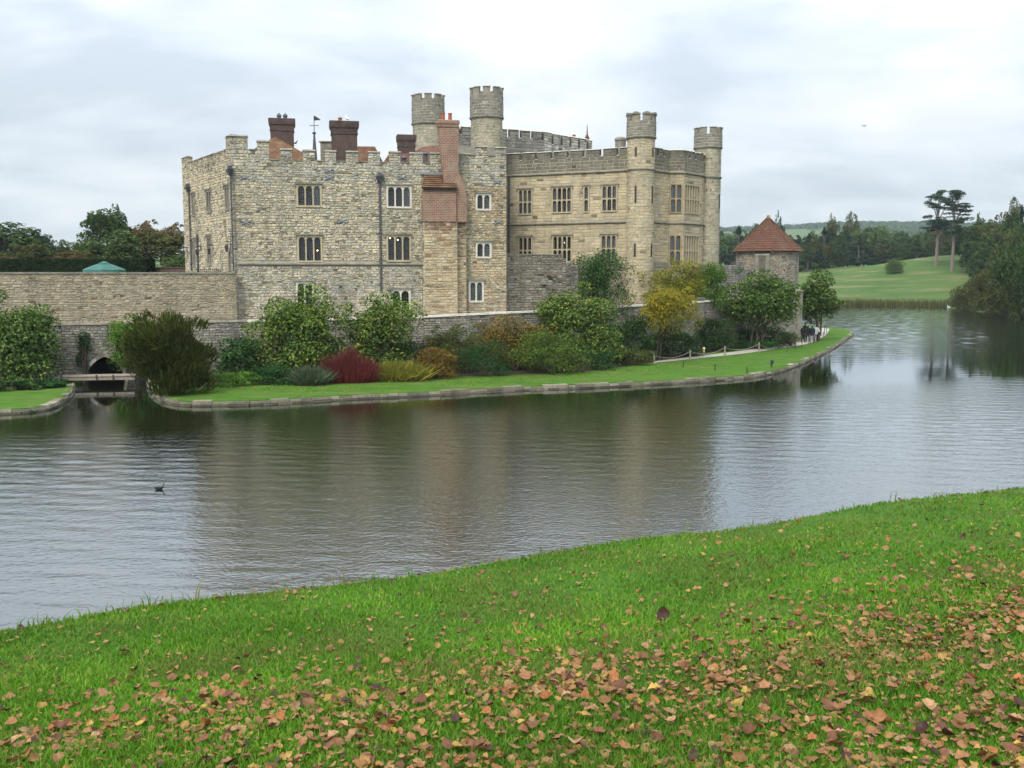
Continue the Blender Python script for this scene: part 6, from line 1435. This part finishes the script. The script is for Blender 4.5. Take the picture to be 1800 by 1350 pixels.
# parasol on the terrace
c = atY(183, 462, 80); ps = thing('parasol', (c[0], c[1], 6.45), 'green canvas market parasol standing behind the terrace wall', 'parasol')
hw = 35.5 / FPX * 80; zt = atY(183, 460.5, 80)[2]; ze = atY(183, 474, 80)[2]
m = MB()
for k in range(8):
    a0, a1 = 2 * math.pi * k / 8 + 0.3, 2 * math.pi * (k + 1) / 8 + 0.3
    P = lambda a, r, z: (c[0] + math.cos(a) * r, c[1] + math.sin(a) * r, z)
    am = (a0 + a1) / 2
    for r0, z0, r1, z1 in ((hw, ze, hw * 0.55, ze + (zt - ze) * 0.52), (hw * .55, ze + (zt - ze) * .52, hw * .14, zt - 0.06)):
        m.quad([P(a0, r0, z0), P(am, r0 * .95, z0 - 0.03), P(am, r1 * .95, z1 - 0.03), P(a0, r1, z1)]); m.quad([P(am, r0 * .95, z0 - 0.03), P(a1, r0, z0), P(a1, r1, z1), P(am, r1 * .95, z1 - 0.03)])
    m.quad([P(a0, hw, ze), P(am, hw * .95, ze - .03), P(am, hw * .96, ze - .3), P(a0, hw * 1.005, ze - .27)]); m.quad([P(am, hw * .95, ze - .03), P(a1, hw, ze), P(a1, hw * 1.005, ze - .27), P(am, hw * .96, ze - .3)])
m.build('canopy', MT['canvas'], ps)
m = MB(); m.lathe(c, [(zt - 0.12, hw * .3), (zt - 0.02, hw * .16), (zt + 0.06, 0.05)], 8); m.build('vent', MT['canvas'], ps)
m = MB(); m.tube([(c[0], c[1], 6.45), (c[0], c[1], zt)], [0.04, 0.04], 8); m.build('pole', MT['darkwood'], ps)
# low brick wall and iron gate by the keep flank
a = atY(262, 472, 88); b = atY(331, 472, 84); F = Face(a[:2], b[:2]); bw = thing('brick_wall', (a[0], 86, 6.45), 'low dark red brick wall between the hedge and the keep', 'wall')
m = MB(); m.box(F, 0, F.len, 6.4, a[2], -0.3, 0); m.build('wall', MT['brickdark'], bw); m = MB(); m.box(F, 0, F.len, a[2] + .001, a[2] + .1, -0.35, 0.06); m.build('coping', MT['sooty'], bw)
gp = atY(390, 478, 71.0); gt = thing('iron_gate', (gp[0], gp[1], 6.45), 'open grey iron gate and railing beside the keep door', 'gate')
G0 = atY(388, 470, 71.2)[:2]; G1 = atY(403, 470, 70.6)[:2]; F = Face(G0, G1); zg = atY(395, 440, 71)[2]
for k in range(7):
    m = MB(); u = F.len * k / 6; m.box(F, u - .012, u + .012, 6.45, zg - 0.35 * k / 6, -.012, .012); m.build('bar', MT['lead'], gt)
for dz in (0.25, 0.9): m = MB(); m.box(F, 0, F.len, zg - dz - .3, zg - dz - .27, -.014, .014); m.build('rail', MT['lead'], gt)
m = MB(); m.tube([F(0, zg, 0), F(F.len * .5, zg - .2, 0), F(F.len, zg - .4, 0)], [.02] * 3, 6); m.build('rail', MT['lead'], gt)
F2 = Face(atY(336, 474, 77)[:2], G0)
for k in range(16): m = MB(); u = F2.len * k / 15; m.box(F2, u - .012, u + .012, 6.45, 7.55, -.012, .012); m.build('bar', MT['iron'], gt)
m = MB(); m.box(F2, 0, F2.len, 7.45, 7.48, -.014, .014); m.build('rail', MT['iron'], gt)
# bench in the shade of the border
c = atZ(1100, 631, LZ); bn_ = thing('garden_bench', c, 'dark slatted garden bench half hidden in the border shade', 'bench')
for k in range(3): m = MB(); m.box(ID, c[0] - .75, c[0] + .75, LZ + .42, LZ + .46, c[1] + .15 * k, c[1] + .15 * k + .11); m.build('seat_slat', MT['darkwood'], bn_)
for k in range(3): m = MB(); m.box(ID, c[0] - .75, c[0] + .75, LZ + .58 + .14 * k, LZ + .67 + .14 * k, c[1] + .46, c[1] + .5); m.build('back_slat', MT['darkwood'], bn_)
for sx_ in (-.7, .62):
    for yy, hh_ in ((0, .42), (.46, .98)): m = MB(); m.box(ID, c[0] + sx_, c[0] + sx_ + .08, LZ, LZ + hh_ - .002, c[1] + yy + .001, c[1] + yy + .039 + .01); m.build('leg', MT['darkwood'], bn_)

# people
MT['skin'] = m_plain('skin', (0.5, 0.3, 0.22), (0.55, 0.34, 0.25), 5, 0); MT['hair'] = m_plain('dark_hair', (0.02, 0.015, 0.012), (0.04, 0.03, 0.02), 8, 0.2)
MT['navy'] = m_plain('navy_cloth', (0.012, 0.014, 0.024), (0.022, 0.024, 0.036), 4, 0.3); MT['black'] = m_plain('black_cloth', (0.010, 0.010, 0.012), (0.02, 0.02, 0.022), 4, 0.3)
MT['greycloth'] = m_plain('pale_grey_cloth', (0.36, 0.36, 0.4), (0.45, 0.45, 0.48), 4, 0.3); MT['jean'] = m_plain('grey_trousers', (0.12, 0.12, 0.13), (0.18, 0.18, 0.19), 4, 0.3)
def person(x, y, hgt, head_a, coat, legs, label, stride=0.22, bag=None):
    b = atZ(x, y, LZ + 0.014); k_ = hgt / 1.75; z0 = LZ + 0.014
    J = [(0, 0, .95, .145, .1), (0, 0, 1.12, .14, .1), (0, 0, 1.3, .17, .115), (0, 0, 1.43, .12, .085), (0, .01, 1.5, .055, .055), (0, .02, 1.6, .085, .095), (0, .02, 1.7, .075, .085)]
    V = [j[:3] for j in J]; Rr = [j[3:] for j in J]; E_ = [(i, i + 1) for i in range(6)]
    def chain(pts, rads, root):
        p = root
        for q, r in zip(pts, rads): V.append(q); Rr.append((r, r)); E_.append((p, len(V) - 1)); p = len(V) - 1
    for s_ in (-1, 1):
        f = stride * s_
        chain([(s_ * .09, 0, .88), (s_ * .1, f * .5 + .03, .5), (s_ * .1, f, .1), (s_ * .1, f + .02, .045), (s_ * .11, f + .17, .035)], [.095, .065, .05, .045, .035], 0)
        chain([(s_ * .2, 0, 1.4), (s_ * .25, -f * .35 - .02, 1.14), (s_ * .26, -f * .8 + .06, .92), (s_ * .255, -f * .85 + .1, .82)], [.068, .055, .042, .032], 2)
    me = bpy.data.meshes.new('person'); me.from_pydata(V, E_, []); o = link('person', me)
    md = o.modifiers.new('skin', 'SKIN'); md.use_smooth_shade = True
    for i, r in enumerate(Rr): me.skin_vertices[0].data[i].radius = r
    me.skin_vertices[0].data[0].use_root = True
    o.modifiers.new('sub', 'SUBSURF').levels = 1
    dg = bpy.context.evaluated_depsgraph_get(); nm = bpy.data.meshes.new_from_object(o.evaluated_get(dg)); bpy.data.objects.remove(o)
    nm.name = 'person'
    nm.materials.clear()
    for t in (coat, legs, 'skin', 'hair', 'black'): nm.materials.append(MT[t])
    for p in nm.polygons:
        c_ = p.center; p.use_smooth = True
        if c_.z > 1.56: p.material_index = 3 if (c_.y < .05 or c_.z > 1.68) else 2
        elif c_.z > 1.47: p.material_index = 2 if c_.y > .03 else 3
        elif abs(c_.x) > .2 and c_.z < .88: p.material_index = 2
        elif c_.z > .84: p.material_index = 0
        elif c_.z > .1: p.material_index = 1
        else: p.material_index = 4
    r = thing('person', (b[0], b[1], z0), label, 'person', 'walkers on the path'); r.rotation_euler = (0, 0, head_a); r.scale = (k_,) * 3
    ob = link('body', nm, r)
    m = MB(); 
    for sx_ in (-1, 1): pass
    m.ring_loft([[(math.cos(t) * rx, math.sin(t) * ry, z) for t in [2 * math.pi * i / 14 for i in range(14)]] for z, rx, ry in ((.74, .2, .155), (.95, .19, .145), (1.1, .175, .13), (1.3, .2, .14), (1.42, .16, .11), (1.47, .08, .075))], False)
    j_ = bpy.data.meshes.new('jacket'); j_.from_pydata(m.v, [], m.f); j_.materials.append(MT[coat]); j_.polygons.foreach_set('use_smooth', [True] * len(j_.polygons)); link('jacket', j_, r)
    if bag:
        q = bpy.data.meshes.new('bag'); mm = MB(); mm.box(ID, .2, .34, .68, .98, -.16, .14); q.from_pydata(mm.v, [], mm.f); q.materials.append(MT[bag]); link('shoulder_bag', q, r)
    return r
person(1411.5, 602, 1.78, -0.5, 'black', 'black', 'walker in a long black coat nearest the hedge', .18)
person(1419.5, 601, 1.76, -0.55, 'navy', 'black', 'walker in dark navy second from the hedge', .24)
person(1427.0, 603.5, 1.84, -0.5, 'navy', 'jean', 'tallest walker in a navy jacket and grey trousers', .26)
person(1434.5, 600, 1.72, -0.6, 'greycloth', 'black', 'walker in a pale grey top nearest the lawn', .22, bag='black')
person(1414.5, 596.5, 1.70, -0.5, 'black', 'navy', 'walker in black ahead of the others', .2)

# birds
MT['coot'] = m_plain('coot_feather', (0.012, 0.012, 0.014), (0.025, 0.025, 0.028), 8, 0.3); MT['gullwhite'] = m_plain('white_feather', (0.6, 0.62, 0.63), (0.72, 0.73, 0.73), 8, 0.2); MT['bill'] = m_plain('pale_bill', (0.6, 0.58, 0.52), (0.66, 0.63, 0.58), 8, 0.1)
def bird_mesh(name, parts, mat, parent, loc, s=1.0, rot=0.0):
    m = MB()
    ca, sa = math.cos(rot), math.sin(rot)
    T = lambda p: (loc[0] + (p[0] * ca - p[1] * sa) * s, loc[1] + (p[0] * sa + p[1] * ca) * s, loc[2] + p[2] * s)
    rings = [[T((x, math.cos(t) * ry, z + math.sin(t) * rz)) for t in [2 * math.pi * i / 10 for i in range(10)]] for x, z, ry, rz in parts]
    m.ring_loft(rings); return m.build(name, MT[mat], parent, True)
BODY = [(-.2, .1, .01, .008), (-.17, .09, .04, .025), (-.08, .06, .085, .06), (.03, .055, .09, .065), (.11, .075, .06, .055), (.14, .13, .035, .04), (.155, .19, .03, .035), (.175, .23, .036, .036), (.205, .228, .026, .024), (.215, .226, .01, .01)]
def swimmer(x, y, label, s=1.0, rot=0.0, mat='coot', bill='bill'):
    b = atZ(x, y, 0); r = thing('coot' if mat == 'coot' else 'swan', (b[0], b[1], 0), label, 'bird'); bird_mesh('body', BODY, mat, r, (b[0], b[1], -0.01), s, rot)
    ca, sa = math.cos(rot), math.sin(rot); m = MB(); c = lambda dx, z: (b[0] + ca * dx * s, b[1] + sa * dx * s, z * s)
    m.tube([c(.2, .225), c(.25, .215)], [.016 * s, .004 * s], 6); m.build('bill', MT[bill], r)
swimmer(280, 861, 'black coot swimming alone on the lake', 0.85, 0.1)
swimmer(1668, 541, 'white swan far off by the reeds', 2.2, 2.0, 'gullwhite', 'pot'); swimmer(1662, 542.5, 'small dark waterbird beside the far swan', 1.3, 1.0)
def percher(x, y, Y, label, mat, s, rot, cat='bird', name='gull'):
    c = atY(x, y, Y); r = thing(name, c, label, cat)
    bird_mesh('body', [(-.24, .1, .01, .01), (-.16, .13, .05, .04), (-.04, .18, .085, .08), (.06, .24, .08, .08), (.1, .32, .05, .06), (.12, .38, .045, .05), (.16, .40, .03, .03), (.18, .395, .01, .01)], mat, r, c, s, rot)
    m = MB(); m.tube([(c[0], c[1], c[2] - .02), (c[0], c[1], c[2] + .14 * s)], [.015, .015], 5); m.build('leg', MT['bill'], r)
percher(610.5, 214.3, 73.4, 'white gull perched on the dark brick chimney', 'gullwhite', 1.25, 2.6)
percher(520.5, 255, 78.0, 'black crow perched beside the first chimney stack', 'coot', 0.9, 0.5, name='crow')
c = atY(1519, 222, 120); fbd = thing('flying_bird', c, 'tiny dark bird flying against the clouds', 'bird'); bird_mesh('body', [(-.2, 0, .01, .01), (-.08, 0, .05, .05), (.08, .0, .05, .05), (.2, .01, .01, .01)], 'coot', fbd, c, 0.7, 0.3)
for s_ in (-1, 1):
    m = MB(); m.hexa([(c[0] - .06, c[1], c[2]), (c[0] + .06, c[1], c[2]), (c[0] + .06 + .3 * s_, c[1] + .02, c[2] + .16), (c[0] - .06 + .3 * s_, c[1] + .02, c[2] + .16), (c[0] - .06, c[1], c[2] + .02), (c[0] + .06, c[1], c[2] + .02), (c[0] + .05 + .32 * s_, c[1] + .02, c[2] + .175), (c[0] - .05 + .32 * s_, c[1] + .02, c[2] + .175)]); m.build('wing', MT['coot'], fbd)

# ================================================================== HAZE
k = NT('thin_haze'); pv = k.n('ShaderNodeVolumePrincipled'); pv.inputs['Color'].default_value = (0.74, 0.85, 1.0, 1); pv.inputs['Density'].default_value = 0.00011; pv.inputs['Anisotropy'].default_value = 0.1
for l in list(k.o.inputs[0].links): k.t.links.remove(l)
k.l(pv.outputs[0], k.o.inputs['Volume'])
m = MB(); m.box(ID, -2750, 2850, -3.2, 215, -60, 3100); m.f = [f[::-1] for f in m.f]; o = m.build('haze', k.m); tag(o, 'thin pale autumn haze over the far hills', 'haze', kind='stuff')
